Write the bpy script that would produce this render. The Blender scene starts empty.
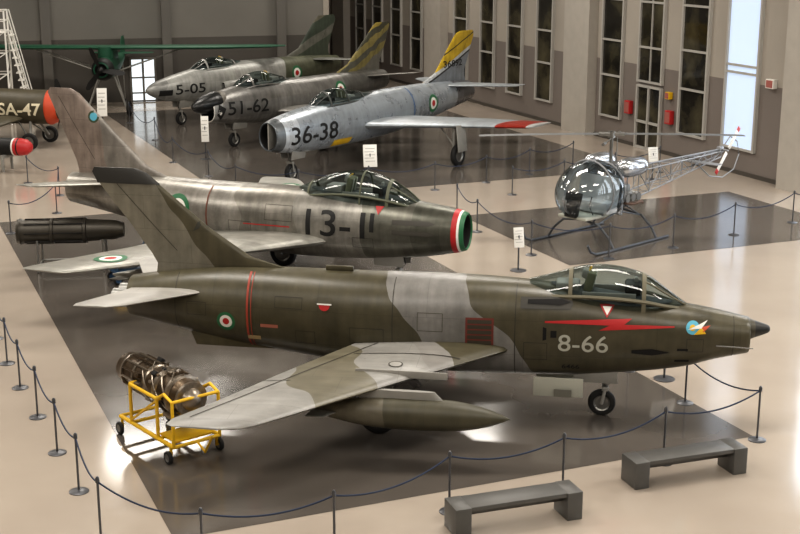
import bpy, bmesh, math, random
from mathutils import Vector, Matrix
from mathutils.bvhtree import BVHTree
random.seed(4)
scene = bpy.context.scene
COL = scene.collection
try:
    scene.view_settings.view_transform = 'Standard'
    scene.view_settings.look = 'None'
    scene.view_settings.look = 'Medium High Contrast'
except Exception as e:
    print(e)

# ------------------------------------------------------------ materials
def hx(h):
    h = h.lstrip('#')
    o = []
    for i in (0, 2, 4):
        c = int(h[i:i+2], 16)/255
        o.append(c/12.92 if c <= .04045 else ((c+.055)/1.055)**2.4)
    return (o[0], o[1], o[2], 1)

def simple(name, col, rough=.5, metal=0., noise=.0, nscale=3., bump=0., emit=0.):
    m = bpy.data.materials.new(name); m.use_nodes = True
    nt = m.node_tree; b = nt.nodes['Principled BSDF']
    b.inputs['Base Color'].default_value = hx(col)
    b.inputs['Roughness'].default_value = rough
    b.inputs['Metallic'].default_value = metal
    if emit:
        b.inputs['Emission Color'].default_value = hx(col)
        b.inputs['Emission Strength'].default_value = emit
    if noise or bump:
        tc = nt.nodes.new('ShaderNodeTexCoord')
        n = nt.nodes.new('ShaderNodeTexNoise'); n.inputs['Scale'].default_value = nscale
        n.inputs['Detail'].default_value = 6
        nt.links.new(tc.outputs['Object'], n.inputs['Vector'])
        if noise:
            mr = nt.nodes.new('ShaderNodeMapRange')
            mr.inputs['From Min'].default_value = .25; mr.inputs['From Max'].default_value = .75
            mr.inputs['To Min'].default_value = 1-noise; mr.inputs['To Max'].default_value = 1+noise*.5
            nt.links.new(n.outputs['Fac'], mr.inputs['Value'])
            mx = nt.nodes.new('ShaderNodeVectorMath'); mx.operation = 'SCALE'
            mx.inputs[0].default_value = hx(col)[:3]
            nt.links.new(mr.outputs['Result'], mx.inputs['Scale'])
            nt.links.new(mx.outputs[0], b.inputs['Base Color'])
        if bump:
            bp = nt.nodes.new('ShaderNodeBump'); bp.inputs['Strength'].default_value = bump
            bp.inputs['Distance'].default_value = .02
            nt.links.new(n.outputs['Fac'], bp.inputs['Height'])
            nt.links.new(bp.outputs['Normal'], b.inputs['Normal'])
    return m

def skin(name, stops, coef=(1, 0, 0, 0), rng=(-13, 1), dist=.6, dscale=.8, metal=0., rough=.45,
         plane='xz', panel=.12, grime=.3, line=.74, bw=1.37, bh=.61):
    """painted / bare metal aircraft skin with paint bands, faint panel joints and grime.
    stops: list of (position in metres along coef axis, colour)"""
    panel *= .6
    m = bpy.data.materials.new(name); m.use_nodes = True
    nt = m.node_tree; N = nt.nodes; L = nt.links
    b = N['Principled BSDF']
    b.inputs['Roughness'].default_value = rough; b.inputs['Metallic'].default_value = metal
    tc = N.new('ShaderNodeTexCoord')
    sp = N.new('ShaderNodeSeparateXYZ'); L.new(tc.outputs['Object'], sp.inputs[0])
    dt = N.new('ShaderNodeVectorMath'); dt.operation = 'DOT_PRODUCT'
    L.new(tc.outputs['Object'], dt.inputs[0]); dt.inputs[1].default_value = coef[:3]
    ns = N.new('ShaderNodeTexNoise'); ns.inputs['Scale'].default_value = dscale; ns.inputs['Detail'].default_value = 1.5
    L.new(tc.outputs['Object'], ns.inputs['Vector'])
    m1 = N.new('ShaderNodeMath'); m1.operation = 'MULTIPLY_ADD'
    L.new(ns.outputs['Fac'], m1.inputs[0]); m1.inputs[1].default_value = dist*2; m1.inputs[2].default_value = coef[3]-dist
    m2 = N.new('ShaderNodeMath'); m2.operation = 'ADD'
    L.new(dt.outputs['Value'], m2.inputs[0]); L.new(m1.outputs[0], m2.inputs[1])
    mr = N.new('ShaderNodeMapRange'); mr.inputs['From Min'].default_value = rng[0]; mr.inputs['From Max'].default_value = rng[1]
    L.new(m2.outputs[0], mr.inputs['Value'])
    cr = N.new('ShaderNodeValToRGB'); cr.color_ramp.interpolation = 'CONSTANT'
    L.new(mr.outputs['Result'], cr.inputs['Fac'])
    el = cr.color_ramp.elements
    while len(el) > 1: el.remove(el[-1])
    st = sorted(stops)
    el[0].position = 0; el[0].color = hx(st[0][1])
    for p, c in st[1:]:
        e = el.new(max(0, min(1, (p-rng[0])/(rng[1]-rng[0])))); e.color = hx(c)
    cb = N.new('ShaderNodeCombineXYZ'); L.new(sp.outputs['X'], cb.inputs['X'])
    L.new(sp.outputs['Z' if plane == 'xz' else 'Y'], cb.inputs['Y'])
    br = N.new('ShaderNodeTexBrick'); L.new(cb.outputs[0], br.inputs['Vector'])
    br.inputs['Scale'].default_value = 1; br.inputs['Brick Width'].default_value = bw
    br.inputs['Row Height'].default_value = bh; br.inputs['Mortar Size'].default_value = .005
    br.inputs['Mortar Smooth'].default_value = .3
    br.offset = .37; br.squash = 1.4; br.squash_frequency = 3
    br.inputs['Color1'].default_value = (1-panel,)*3+(1,); br.inputs['Color2'].default_value = (1+panel*.6,)*3+(1,)
    br.inputs['Mortar'].default_value = (line,)*3+(1,)
    mu = N.new('ShaderNodeMix'); mu.data_type = 'RGBA'; mu.blend_type = 'MULTIPLY'; mu.inputs['Factor'].default_value = 1
    L.new(cr.outputs['Color'], mu.inputs['A']); L.new(br.outputs['Color'], mu.inputs['B'])
    n2 = N.new('ShaderNodeTexNoise'); n2.inputs['Scale'].default_value = 2.2; n2.inputs['Detail'].default_value = 8
    n2.inputs['Roughness'].default_value = .65
    L.new(tc.outputs['Object'], n2.inputs['Vector'])
    mr2 = N.new('ShaderNodeMapRange'); mr2.inputs['From Min'].default_value = .3; mr2.inputs['From Max'].default_value = .7
    mr2.inputs['To Min'].default_value = 1-grime; mr2.inputs['To Max'].default_value = 1.08
    L.new(n2.outputs['Fac'], mr2.inputs['Value'])
    # vertical streaks of weathering (stretched noise)
    mp = N.new('ShaderNodeMapping'); mp.inputs['Scale'].default_value = (5.0, 1.0, .7) if plane == 'xz' else (.7, 5.0, 1.0)
    L.new(tc.outputs['Object'], mp.inputs['Vector'])
    n3 = N.new('ShaderNodeTexNoise'); n3.inputs['Scale'].default_value = 1.3; n3.inputs['Detail'].default_value = 5
    L.new(mp.outputs[0], n3.inputs['Vector'])
    mr3 = N.new('ShaderNodeMapRange'); mr3.inputs['From Min'].default_value = .35; mr3.inputs['From Max'].default_value = .65
    mr3.inputs['To Min'].default_value = 1-grime*.55; mr3.inputs['To Max'].default_value = 1.04
    L.new(n3.outputs['Fac'], mr3.inputs['Value'])
    mm = N.new('ShaderNodeMath'); mm.operation = 'MULTIPLY'; L.new(mr2.outputs['Result'], mm.inputs[0]); L.new(mr3.outputs['Result'], mm.inputs[1])
    sc = N.new('ShaderNodeVectorMath'); sc.operation = 'SCALE'
    L.new(mu.outputs['Result'], sc.inputs[0]); L.new(mm.outputs[0], sc.inputs['Scale'])
    L.new(sc.outputs[0], b.inputs['Base Color'])
    rr = N.new('ShaderNodeMapRange'); rr.inputs['To Min'].default_value = rough-.08; rr.inputs['To Max'].default_value = rough+.14
    L.new(n2.outputs['Fac'], rr.inputs['Value']); L.new(rr.outputs['Result'], b.inputs['Roughness'])
    bp = N.new('ShaderNodeBump'); bp.inputs['Strength'].default_value = .22; bp.inputs['Distance'].default_value = .01
    L.new(n2.outputs['Fac'], bp.inputs['Height']); L.new(bp.outputs['Normal'], b.inputs['Normal'])
    return m

def glass(name, tint='#d6dfdf', refl=.03, k=.55):
    m = bpy.data.materials.new(name); m.use_nodes = True
    nt = m.node_tree; N = nt.nodes; L = nt.links
    out = N['Material Output']; N.remove(N['Principled BSDF'])
    t = N.new('ShaderNodeBsdfTransparent'); t.inputs[0].default_value = hx(tint)
    g = N.new('ShaderNodeBsdfGlossy'); g.inputs['Roughness'].default_value = .03
    fr = N.new('ShaderNodeLayerWeight'); fr.inputs['Blend'].default_value = .25
    mm = N.new('ShaderNodeMath'); mm.operation = 'MULTIPLY_ADD'; mm.use_clamp = True
    mm.inputs[1].default_value = k; mm.inputs[2].default_value = refl
    L.new(fr.outputs['Fresnel'], mm.inputs[0])
    mx = N.new('ShaderNodeMixShader')
    L.new(mm.outputs[0], mx.inputs[0]); L.new(t.outputs[0], mx.inputs[1]); L.new(g.outputs[0], mx.inputs[2])
    L.new(mx.outputs[0], out.inputs['Surface'])
    return m

BLACK = simple('black_paint', '#171716', .55)
RUBBER = simple('tyre_rubber', '#1f1e1d', .8, noise=.2)
DARK = simple('intake_dark', '#12100f', .8)
TUB = simple('cockpit_grey', '#3d403f', .7, noise=.3, nscale=9)
STEEL = simple('steel', '#8d8c88', .35, .8, noise=.15)
GREYP = simple('grey_paint', '#8e8c86', .5, noise=.15)
WHITE = simple('white_paint', '#e4e1da', .5)
RED = simple('red_paint', '#b0292a', .45)
GREEN = simple('green_paint', '#2c6a46', .45)
YELLOW = simple('yellow_paint', '#dcb020', .45, noise=.12)
ORANGE = simple('orange_paint', '#c24a28', .5)
NAVY = simple('rope_navy', '#1d2a42', .7)
GLASS = glass('canopy_glass')
LGREY = simple('light_grey_marking', '#b2b2a6', .5)
SEATM = simple('seat_fabric', '#6a6a54', .8, noise=.3)
CYAN = simple('cyan_paint', '#5fb0c8', .5)

# ------------------------------------------------------------ mesh helpers
def empty(name, loc, rz=0.):
    e = bpy.data.objects.new(name, None); COL.objects.link(e)
    e.location = loc; e.rotation_euler = (0, 0, math.radians(rz)); e.empty_display_size = .5
    return e

def finish(bm, name, mats, parent=None, smooth=True, ang=38, M=None, recalc=True, loc=None, rz=None):
    if M is not None: bmesh.ops.transform(bm, matrix=M, verts=bm.verts)
    if recalc: bmesh.ops.recalc_face_normals(bm, faces=bm.faces)
    if smooth:
        a = math.radians(ang)
        for f in bm.faces: f.smooth = True
        for e in bm.edges:
            if len(e.link_faces) == 2 and e.calc_face_angle(0) > a: e.smooth = False
    me = bpy.data.meshes.new(name); bm.to_mesh(me); bm.free()
    for m in (mats if isinstance(mats, (list, tuple)) else [mats]): me.materials.append(m)
    ob = bpy.data.objects.new(name, me); COL.objects.link(ob)
    if parent: ob.parent = parent
    if loc: ob.location = loc
    if rz is not None: ob.rotation_euler = (0, 0, math.radians(rz))
    return ob

def box(bm, c, s, rot=None, mi=0, bevel=0.):
    M = Matrix.Translation(Vector(c))
    if rot is not None: M = M @ rot.to_4x4()
    M = M @ Matrix.Diagonal((s[0], s[1], s[2], 1))
    r = bmesh.ops.create_cube(bm, size=1, matrix=M)
    fs = {f for v in r['verts'] for f in v.link_faces}
    for f in fs: f.material_index = mi
    if bevel:
        es = list({e for v in r['verts'] for e in v.link_edges})
        rb = bmesh.ops.bevel(bm, geom=es, offset=bevel, segments=2, affect='EDGES', profile=.5)
        for f in rb['faces']: f.material_index = mi

def cyl(bm, p1, p2, r1, r2=None, n=12, mi=0, caps=True):
    if r2 is None: r2 = r1
    p1 = Vector(p1); p2 = Vector(p2); d = (p2-p1)
    if d.length < 1e-6: return
    q = d.to_track_quat('Z', 'Y').to_matrix()
    A = []; B = []
    for i in range(n):
        a = 2*math.pi*i/n; o = q @ Vector((math.cos(a), math.sin(a), 0))
        A.append(bm.verts.new(p1+o*r1)); B.append(bm.verts.new(p2+o*r2))
    for i in range(n):
        j = (i+1) % n
        bm.faces.new((A[i], A[j], B[j], B[i])).material_index = mi
    if caps:
        bm.faces.new(A[::-1]).material_index = mi; bm.faces.new(B).material_index = mi

def tube(bm, pts, r, n=8, mi=0, closed=False):
    pts = [Vector(p) for p in pts]; rings = []; m = len(pts); up = Vector((0, 0, 1))
    for k, p in enumerate(pts):
        if closed: d = pts[(k+1) % m]-pts[k-1]
        else: d = pts[min(k+1, m-1)]-pts[max(k-1, 0)]
        d.normalize()
        u = up if abs(d.z) < .95 else Vector((1, 0, 0))
        s = d.cross(u).normalized(); t = s.cross(d).normalized()
        rings.append([bm.verts.new(p+(s*math.cos(2*math.pi*i/n)+t*math.sin(2*math.pi*i/n))*r) for i in range(n)])
    for k in range(m if closed else m-1):
        A = rings[k]; B = rings[(k+1) % m]
        for i in range(n):
            j = (i+1) % n
            bm.faces.new((A[i], A[j], B[j], B[i])).material_index = mi
    if not closed:
        bm.faces.new(rings[0][::-1]).material_index = mi; bm.faces.new(rings[-1]).material_index = mi

def lathe(bm, prof, c, axis='y', n=24, mi=0, mis=None):
    """prof list of (offset along axis, radius)"""
    rings = []
    for o, r in prof:
        R = []
        for i in range(n):
            a = 2*math.pi*i/n; u = math.cos(a)*r; v = math.sin(a)*r
            p = {'y': (u, o, v), 'x': (o, u, v), 'z': (u, v, o)}[axis]
            R.append(bm.verts.new((c[0]+p[0], c[1]+p[1], c[2]+p[2])))
        rings.append(R)
    for k in range(len(rings)-1):
        for i in range(n):
            j = (i+1) % n
            f = bm.faces.new((rings[k][i], rings[k][j], rings[k+1][j], rings[k+1][i]))
            f.material_index = mis[k] if mis else mi
    bm.faces.new(rings[0][::-1]).material_index = mis[0] if mis else mi
    bm.faces.new(rings[-1]).material_index = mis[-1] if mis else mi

def wheel(bm, c, r, w, tyre=0, hub=1):
    h = w/2
    prof = [(-h*.6, r*.12), (-h*.65, r*.3), (-h*.5, r*.5), (-h*.85, r*.6), (-h, r*.75), (-h*.8, r*.93), (-h*.35, r), (h*.35, r),
            (h*.8, r*.93), (h, r*.75), (h*.85, r*.6), (h*.5, r*.5), (h*.65, r*.3), (h*.6, r*.12)]
    mis = [hub, hub, hub, tyre, tyre, tyre, tyre, tyre, tyre, tyre, hub, hub, hub]
    lathe(bm, prof, c, 'y', 24, mis=mis)

def cr_interp(st, sub):
    out = []; n = len(st)
    for k in range(n-1):
        p0 = st[max(k-1, 0)]; p1 = st[k]; p2 = st[k+1]; p3 = st[min(k+2, n-1)]
        for i in range(sub):
            t = i/sub
            out.append(tuple(.5*((2*b)+(c-a)*t+(2*a-5*b+4*c-d)*t*t+(-a+3*b-3*c+d)*t**3) for a, b, c, d in zip(p0, p1, p2, p3)))
    out.append(tuple(st[-1])); return out

def ringpts(s, n, y0=0.):
    x, zc, hw, up, dn = s[:5]; p = s[5] if len(s) > 5 else 2.
    R = []
    for i in range(n):
        a = 2*math.pi*i/n; c = math.cos(a); q = math.sin(a)
        yy = hw*math.copysign(abs(c)**(2/p), c); zz = (up if q >= 0 else dn)*math.copysign(abs(q)**(2/p), q)
        R.append(Vector((x, y0+yy, zc+zz)))
    return R

def loft(bm, st, n=36, sub=5, y0=0., intake=0., exhaust=0., mi=0, mi_in=1, lip=None):
    ss = cr_interp(st, sub); rings = []
    def addring(s, sc=1., dx=0.):
        s = list(s); s[2] *= sc; s[3] *= sc; s[4] *= sc; s[0] += dx
        return [bm.verts.new(p) for p in ringpts(s, n, y0)]
    seq = []
    f = ss[0]; l = ss[-1]
    if intake:
        seq += [(addring(f, .55, -intake), mi_in), (addring(f, .80, -intake*.6), mi_in), (addring(f, .86, -.12), mi_in),
                (addring(f, .90, -.02), lip if lip is not None else mi), (addring(f, .95, .02), lip if lip is not None else mi)]
    for k, s in enumerate(ss): seq.append((addring(s), mi))
    if exhaust:
        seq[-1] = (seq[-1][0], mi)
        seq += [(addring(l, .93, 0), mi_in), (addring(l, .85, exhaust*.4), mi_in), (addring(l, .5, exhaust), mi_in)]
    for k in range(len(seq)-1):
        A, ma = seq[k]; B, mb = seq[k+1]
        m_ = mb if k >= len(seq)-4 and exhaust else ma
        for i in range(n):
            j = (i+1) % n
            bm.faces.new((A[i], A[j], B[j], B[i])).material_index = m_
    bm.faces.new(seq[0][0][::-1]).material_index = mi_in if intake else mi
    bm.faces.new(seq[-1][0]).material_index = mi_in if exhaust else mi

def airfoil(bm, secs, axis='y', sgn=1, y0=0., mi=0, m=11):
    """secs: (span, xle, chord, z, t/c)"""
    rings = []
    xs = [.5*(1-math.cos(math.pi*i/m)) for i in range(m+1)]
    for sp_, xl, ch, z, tc in secs:
        R = []
        def th(x): return 5*tc*ch*(.2969*math.sqrt(x)-.126*x-.3516*x*x+.2843*x**3-.1015*x**4)+.002
        for x in reversed(xs): R.append((x, th(x)))
        for x in xs[1:]: R.append((x, -th(x)))
        V = []
        for x, t in R:
            if axis == 'y': V.append(bm.verts.new((xl-x*ch, sgn*sp_, z+t)))
            else: V.append(bm.verts.new((xl-x*ch, y0+t, sp_)))
        rings.append(V)
    n = len(rings[0])
    for k in range(len(rings)-1):
        for i in range(n):
            j = (i+1) % n
            bm.faces.new((rings[k][i], rings[k][j], rings[k+1][j], rings[k+1][i])).material_index = mi
    bm.faces.new(rings[0][::-1]).material_index = mi; bm.faces.new(rings[-1]).material_index = mi

def surf(bm, st, x, t):
    """canopy surface point at station x (interp) and angle t in 0..pi"""
    for k in range(len(st)-1):
        if st[k][0] >= x >= st[k+1][0]:
            u = (st[k][0]-x)/(st[k][0]-st[k+1][0]); a, b = st[k], st[k+1]
            zb, hw, h = [a[i]+(b[i]-a[i])*u for i in (1, 2, 3)]
            return Vector((x, hw*math.cos(t), zb+h*math.sin(t)))
    a = st[-1]; return Vector((a[0], a[2]*math.cos(t), a[1]+a[3]*math.sin(t)))

def canopy(parent, raw, frames, framemat, seats=(), nose_x=None):
    st = cr_interp(raw, 5)
    bm = bmesh.new(); n = 20; rings = []
    for s in st: rings.append([bm.verts.new(surf(bm, st, s[0], math.pi*i/n)) for i in range(n+1)])
    for k in range(len(rings)-1):
        for i in range(n): bm.faces.new((rings[k][i], rings[k][i+1], rings[k+1][i+1], rings[k+1][i]))
    finish(bm, 'canopy_glass', GLASS, parent)
    bm = bmesh.new()
    for x, w in frames:
        A = []; B = []
        for i in range(n+1):
            t = math.pi*i/n
            for X, Lr in ((x+w/2, A), (x-w/2, B)):
                p = surf(bm, st, max(min(X, st[0][0]), st[-1][0]), t); c = Vector((p.x, 0, p.z-.3)); d = (p-c).normalized()
                Lr.append((bm.verts.new(p+d*.015), bm.verts.new(p-d*.01)))
        for i in range(n):
            bm.faces.new((A[i][0], A[i+1][0], B[i+1][0], B[i][0])); bm.faces.new((A[i][1], A[i+1][1], B[i+1][1], B[i][1]))
            bm.faces.new((A[i][0], A[i+1][0], A[i+1][1], A[i][1])); bm.faces.new((B[i][0], B[i+1][0], B[i+1][1], B[i][1]))
    # windscreen rails and lower sills
    xf = frames[0][0]
    for t in (math.radians(58), math.radians(122)):
        tube(bm, [surf(bm, st, st[0][0]+(xf-st[0][0])*k/8, t) for k in range(9)], .018, 6)
    for t in (.34, math.pi-.34):
        tube(bm, [surf(bm, st, st[0][0]+(st[-1][0]-st[0][0])*k/24, t) for k in range(25)], .035, 6)
    # opaque fairing behind the sliding canopy
    finish(bm, 'canopy_frame', framemat, parent)
    bm = bmesh.new()
    for x, z in seats:
        box(bm, (x, 0, z), (.14, .36, .5), Matrix.Rotation(math.radians(14), 3, 'Y'), 0, .03)
        box(bm, (x-.05, 0, z+.20), (.14, .24, .16), Matrix.Rotation(math.radians(14), 3, 'Y'), 3, .04)
        tube(bm, [(x, .08, z+.26), (x+.04, .05, z+.31), (x+.04, -.05, z+.31), (x, -.08, z+.26)], .012, 6, 2)
        for s in (1, -1): box(bm, (x+.08, s*.09, z+.02), (.02, .05, .4), Matrix.Rotation(math.radians(14), 3, 'Y'), 4, .005)
        box(bm, (x+.75, 0, z-.02), (.28, .44, .22), None, 1, .06)
        box(bm, (x+.80, 0, z+.12), (.06, .10, .10), None, 3, .02)
        for s in (1, -1): box(bm, (x+.35, s*.28, z-.12), (.9, .05, .12), None, 3, .01)
        box(bm, (x-.35, 0, z-.04), (.4, .4, .2), None, 3, .04)
    finish(bm, 'ejection_seat', [SEATM, BLACK, YELLOW, GREYP, LGREY], parent)

def bvh_of(obs):
    vs = []; ps = []
    for o in obs:
        b = len(vs); vs += [v.co.copy() for v in o.data.vertices]
        ps += [[b+i for i in p.vertices] for p in o.data.polygons]
    return BVHTree.FromPolygons(vs, ps)

def grid_cut(bm, step):
    bmesh.ops.triangulate(bm, faces=bm.faces)
    for ax in (0, 1):
        lo = min(v.co[ax] for v in bm.verts); hi = max(v.co[ax] for v in bm.verts)
        k = lo+step
        while k < hi:
            no = Vector((1, 0, 0)) if ax == 0 else Vector((0, 1, 0)); co = no*k
            bmesh.ops.bisect_plane(bm, geom=bm.verts[:]+bm.edges[:]+bm.faces[:], plane_co=co, plane_no=no)
            k += step

def text_bm(s, w, h, bold=.03):
    cu = bpy.data.curves.new('txt', 'FONT'); cu.body = s; cu.offset = bold; cu.resolution_u = 4
    ob = bpy.data.objects.new('txt', cu); COL.objects.link(ob)
    dg = bpy.context.evaluated_depsgraph_get(); me = bpy.data.meshes.new_from_object(ob.evaluated_get(dg))
    bpy.data.objects.remove(ob); bm = bmesh.new(); bm.from_mesh(me); bpy.data.meshes.remove(me)
    xs = [v.co.x for v in bm.verts]; ys = [v.co.y for v in bm.verts]
    sx = w/(max(xs)-min(xs)); sy = h/(max(ys)-min(ys)); cx = (max(xs)+min(xs))/2; cy = (max(ys)+min(ys))/2
    for v in bm.verts: v.co = Vector(((v.co.x-cx)*sx, (v.co.y-cy)*sy, 0))
    for f in bm.faces: f.material_index = 0
    return bm

def poly_bm(polys):
    bm = bmesh.new()
    for p in polys:
        mi = 0
        if isinstance(p, tuple) and isinstance(p[1], int): p, mi = p
        bm.faces.new([bm.verts.new((x, y, 0)) for x, y in p]).material_index = mi
    return bm

def disc_bm(rs, n=40):
    """rs: radii inside->out with material index per ring"""
    bm = bmesh.new(); c = bm.verts.new((0, 0, 0)); prev = None; r0 = 0
    for r, mi in rs:
        k = max(1, int((r-r0)/.05))
        for q in range(1, k+1):
            rr = r0+(r-r0)*q/k
            R = [bm.verts.new((rr*math.cos(2*math.pi*i/n), rr*math.sin(2*math.pi*i/n), 0)) for i in range(n)]
            for i in range(n):
                j = (i+1) % n
                f = bm.faces.new((c, R[i], R[j])) if prev is None else bm.faces.new((prev[i], R[i], R[j], prev[j]))
                f.material_index = mi
            prev = R
        r0 = r
    return bm

def decal(bm, name, parent, mats, bvh, mode, ox, oz, step=.06, off=.01, cut=True):
    if cut: grid_cut(bm, step)
    dead = []
    for v in bm.verts:
        a, b = v.co.x, v.co.y
        if mode == 'R': o = Vector((ox+a, -5, oz+b)); d = Vector((0, 1, 0))
        elif mode == 'L': o = Vector((ox-a, 5, oz+b)); d = Vector((0, -1, 0))
        else: o = Vector((ox+a, oz+b, 7)); d = Vector((0, 0, -1))
        hit, no, _, _ = bvh.ray_cast(o, d)
        if hit is None: dead.append(v); continue
        if no.dot(d) > 0: no = -no
        v.co = hit+no*off
    bmesh.ops.delete(bm, geom=dead, context='VERTS')
    return finish(bm, name, mats, parent, recalc=False)

ROUND = [RED, WHITE, GREEN]
def roundel(parent, bvh, mode, ox, oz, r):
    decal(disc_bm([(r*.36, 0), (r*.68, 1), (r, 2)]), 'roundel', parent, ROUND, bvh, mode, ox, oz, cut=False, off=.012)

PL = simple('panel_line_dark', '#35312a', .6)

# ------------------------------------------------------------ jet builder
def jet(name, loc, heading, fus, wing, fin, stab, mats, can=None, frames=(), seats=(), intake=.9, exhaust=-.6,
        cone=None, cone_mat=None, lip=None, nose_gear=None, main_gear=None, gear_mat=GREYP):
    P = empty(name, loc, heading)
    bm = bmesh.new(); loft(bm, fus, 44, 6, intake=intake, exhaust=exhaust, lip=2)
    fo = finish(bm, 'fuselage', [mats['fus'], DARK, lip or mats['fus']], P)
    if cone:
        bm = bmesh.new(); loft(bm, cone, 28, 6); finish(bm, 'nose_cone', cone_mat or BLACK, P)
    wo = []
    for s in (1, -1):
        bm = bmesh.new(); airfoil(bm, wing, 'y', s); wo.append(finish(bm, 'wing', mats['wing'], P))
        bm = bmesh.new(); airfoil(bm, stab, 'y', s); finish(bm, 'tailplane', mats.get('stab', mats['wing']), P)
    bm = bmesh.new(); airfoil(bm, fin, 'z'); fi = finish(bm, 'tail_fin', mats['fin'], P)
    bf = bvh_of([fo]); bw = bvh_of(wo); bt = bvh_of([fi])
    # rudder hinge line, following 28% of the chord ahead of the trailing edge
    lo = fin[2]; hi = fin[-2]
    def fp(u):
        k = 2
        z = lo[0]+(hi[0]-lo[0])*u
        for a, b in zip(fin[2:], fin[3:]):
            if a[0] <= z <= b[0]:
                t = (z-a[0])/(b[0]-a[0]); xl = a[1]+(b[1]-a[1])*t; c = a[2]+(b[2]-a[2])*t
                return (xl-c*.70, z)
        return (hi[1]-hi[2]*.70, z)
    pts = [fp(.05+.9*i/8) for i in range(9)]
    if hasattr(bt, 'ray_cast'):
        poly = [[(pts[i][0]-.008, pts[i][1]), (pts[i][0]+.008, pts[i][1]), (pts[i+1][0]+.008, pts[i+1][1]), (pts[i+1][0]-.008, pts[i+1][1])] for i in range(8)]
        decal(poly_bm(poly), 'rudder_gap', P, PL, bt, 'R', 0, 0, step=.3, off=.004)
        poly = [[(-x, z) for x, z in q] for q in poly]
        decal(poly_bm(poly), 'rudder_gap', P, PL, bt, 'L', 0, 0, step=.3, off=.004)
    if can:
        x0 = can[0][0]-.25; x1 = can[-1][0]+.35
        pl = []
        for i in range(24):
            a = 2*math.pi*i/24; pl.append(((x0-x1)/2*math.cos(a), .35*math.sin(a)))
        decal(poly_bm([pl]), 'cockpit_well', P, TUB, bf, 'T', (x0+x1)/2, 0, off=.015)
        canopy(P, can, frames, mats.get('frame', mats['fus']), seats)
    if nose_gear:
        x, zt, r = nose_gear; bm = bmesh.new()
        wheel(bm, (x, 0, r), r, r*.55)
        cyl(bm, (x+.12, .0, zt), (x+.05, 0, r*2.15), .055, .045, 12, 2)
        for s in (1, -1):
            cyl(bm, (x+.05, s*r*.42, r*2.15), (x, s*r*.42, r), .03, .03, 8, 2)
        box(bm, (x+.05, 0, r*2.15), (.12, r*.95, .08), None, 2, .02)
        cyl(bm, (x+.05, 0, r*2.6), (x-.5, 0, zt), .025, .025, 8, 2)
        tube(bm, [(x+.12, .05, zt), (x+.2, .06, zt*.7), (x+.13, .06, r*2.5), (x+.08, .06, r*2.1)], .012, 6, 3)
        for s in (1, -1):
            box(bm, (x-.12, s*.24, zt-.12), (.75, .025, .34), Matrix.Rotation(math.radians(-10*s), 3, 'X'), 2, .01)
        finish(bm, 'nose_gear', [RUBBER, STEEL, gear_mat, BLACK], P)
    if main_gear:
        x, y, zt, r = main_gear; bm = bmesh.new()
        for s in (1, -1):
            wheel(bm, (x, s*y, r), r, r*.5)
            cyl(bm, (x, s*(y-r*.42), zt), (x, s*(y-r*.42), r), .065, .05, 12, 2)
            cyl(bm, (x, s*(y-r*.5), r), (x, s*(y+.02), r), .05, .05, 10, 1)
            cyl(bm, (x, s*(y-r*.42), r*1.8), (x+.05, s*(y-.75), zt), .03, .03, 8, 2)
            box(bm, (x+.02, s*(y+r*.42), (zt+r*1.2)/2+.08), (r*1.5, .03, zt-r*1.1), Matrix.Rotation(math.radians(6*s), 3, 'X'), 2, .01)
            tube(bm, [(x-.05, s*(y-r*.3), zt), (x-.12, s*(y-r*.3), (zt+r)/2), (x-.03, s*(y-r*.3), r)], .012, 6, 3)
        finish(bm, 'main_gear', [RUBBER, STEEL, gear_mat, BLACK], P)
    return P, bf, bw, bt

def tank(P, x0, length, y, z, r, mat, zw, fins=True, finmat=None):
    prof = [(0, .02), (.05, .30), (.13, .62), (.25, .9), (.4, 1), (.6, .98), (.75, .8), (.9, .42), (1, .06)]
    bm = bmesh.new()
    loft(bm, [(x0-t*length, z, r*k, r*k, r*k) for t, k in prof], 24, 4, y0=y)
    finish(bm, 'drop_tank', mat, P)
    bm = bmesh.new()
    airfoil(bm, [(z+r*.7, x0-length*.3, length*.42, 0, .07), (zw, x0-length*.36, length*.40, 0, .07)], 'z', y0=y)
    if fins:
        for s in (1, -1):
            airfoil(bm, [(0, x0-length*.8, .5, z, .06), (.38, x0-length*.88, .3, z, .06)], 'y', s)
        for v in bm.verts:
            if v.co.z < z+r*.5: v.co.y += y
    finish(bm, 'pylon', finmat or mat, P)

# ------------------------------------------------------------ camouflaged fighter 8-66
OL = '#524d3b'; GR = '#85837f'
m_f = skin('camo_fuselage', [(-13, OL), (-6.0, GR), (-4.65, OL)], (1, 0, .8, -1.36), dist=.4, dscale=.9, rough=.33)
m_w = skin('camo_wing', [(-13, '#918f8a'), (-8.2, '#706b5b'), (-7.3, '#918f8a'), (-6.2, '#8a8782'), (-5.7, OL)], (1, .3, 0, 0), dist=.9, dscale=.5, rough=.33, plane='xy', grime=.22)
m_t = skin('camo_fin', [(-13, '#7c786b'), (-9.75, OL)], (1, 0, .58, -1.33), dist=.3, rough=.38)
m_s = skin('camo_tailplane', [(-13, '#9b9892')], dist=.2, rough=.4, plane='xy', grime=.2)
fus = [(-.36, 1.61, .33, .29, .32, 2.1), (-.9, 1.61, .43, .40, .45, 2.1), (-1.4, 1.60, .48, .49, .60, 2.1), (-2.2, 1.58, .53, .60, .71, 2.2),
       (-3.2, 1.58, .57, .73, .82, 2.2), (-4.2, 1.58, .62, .82, .85, 2.3), (-5.5, 1.58, .68, .85, .86, 2.4), (-7, 1.6, .68, .82, .82, 2.3),
       (-8.5, 1.65, .60, .78, .72, 2.1), (-9.6, 1.70, .52, .70, .62, 2), (-10.6, 1.76, .44, .52, .46, 2), (-11.25, 1.79, .38, .38, .36, 2)]
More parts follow.
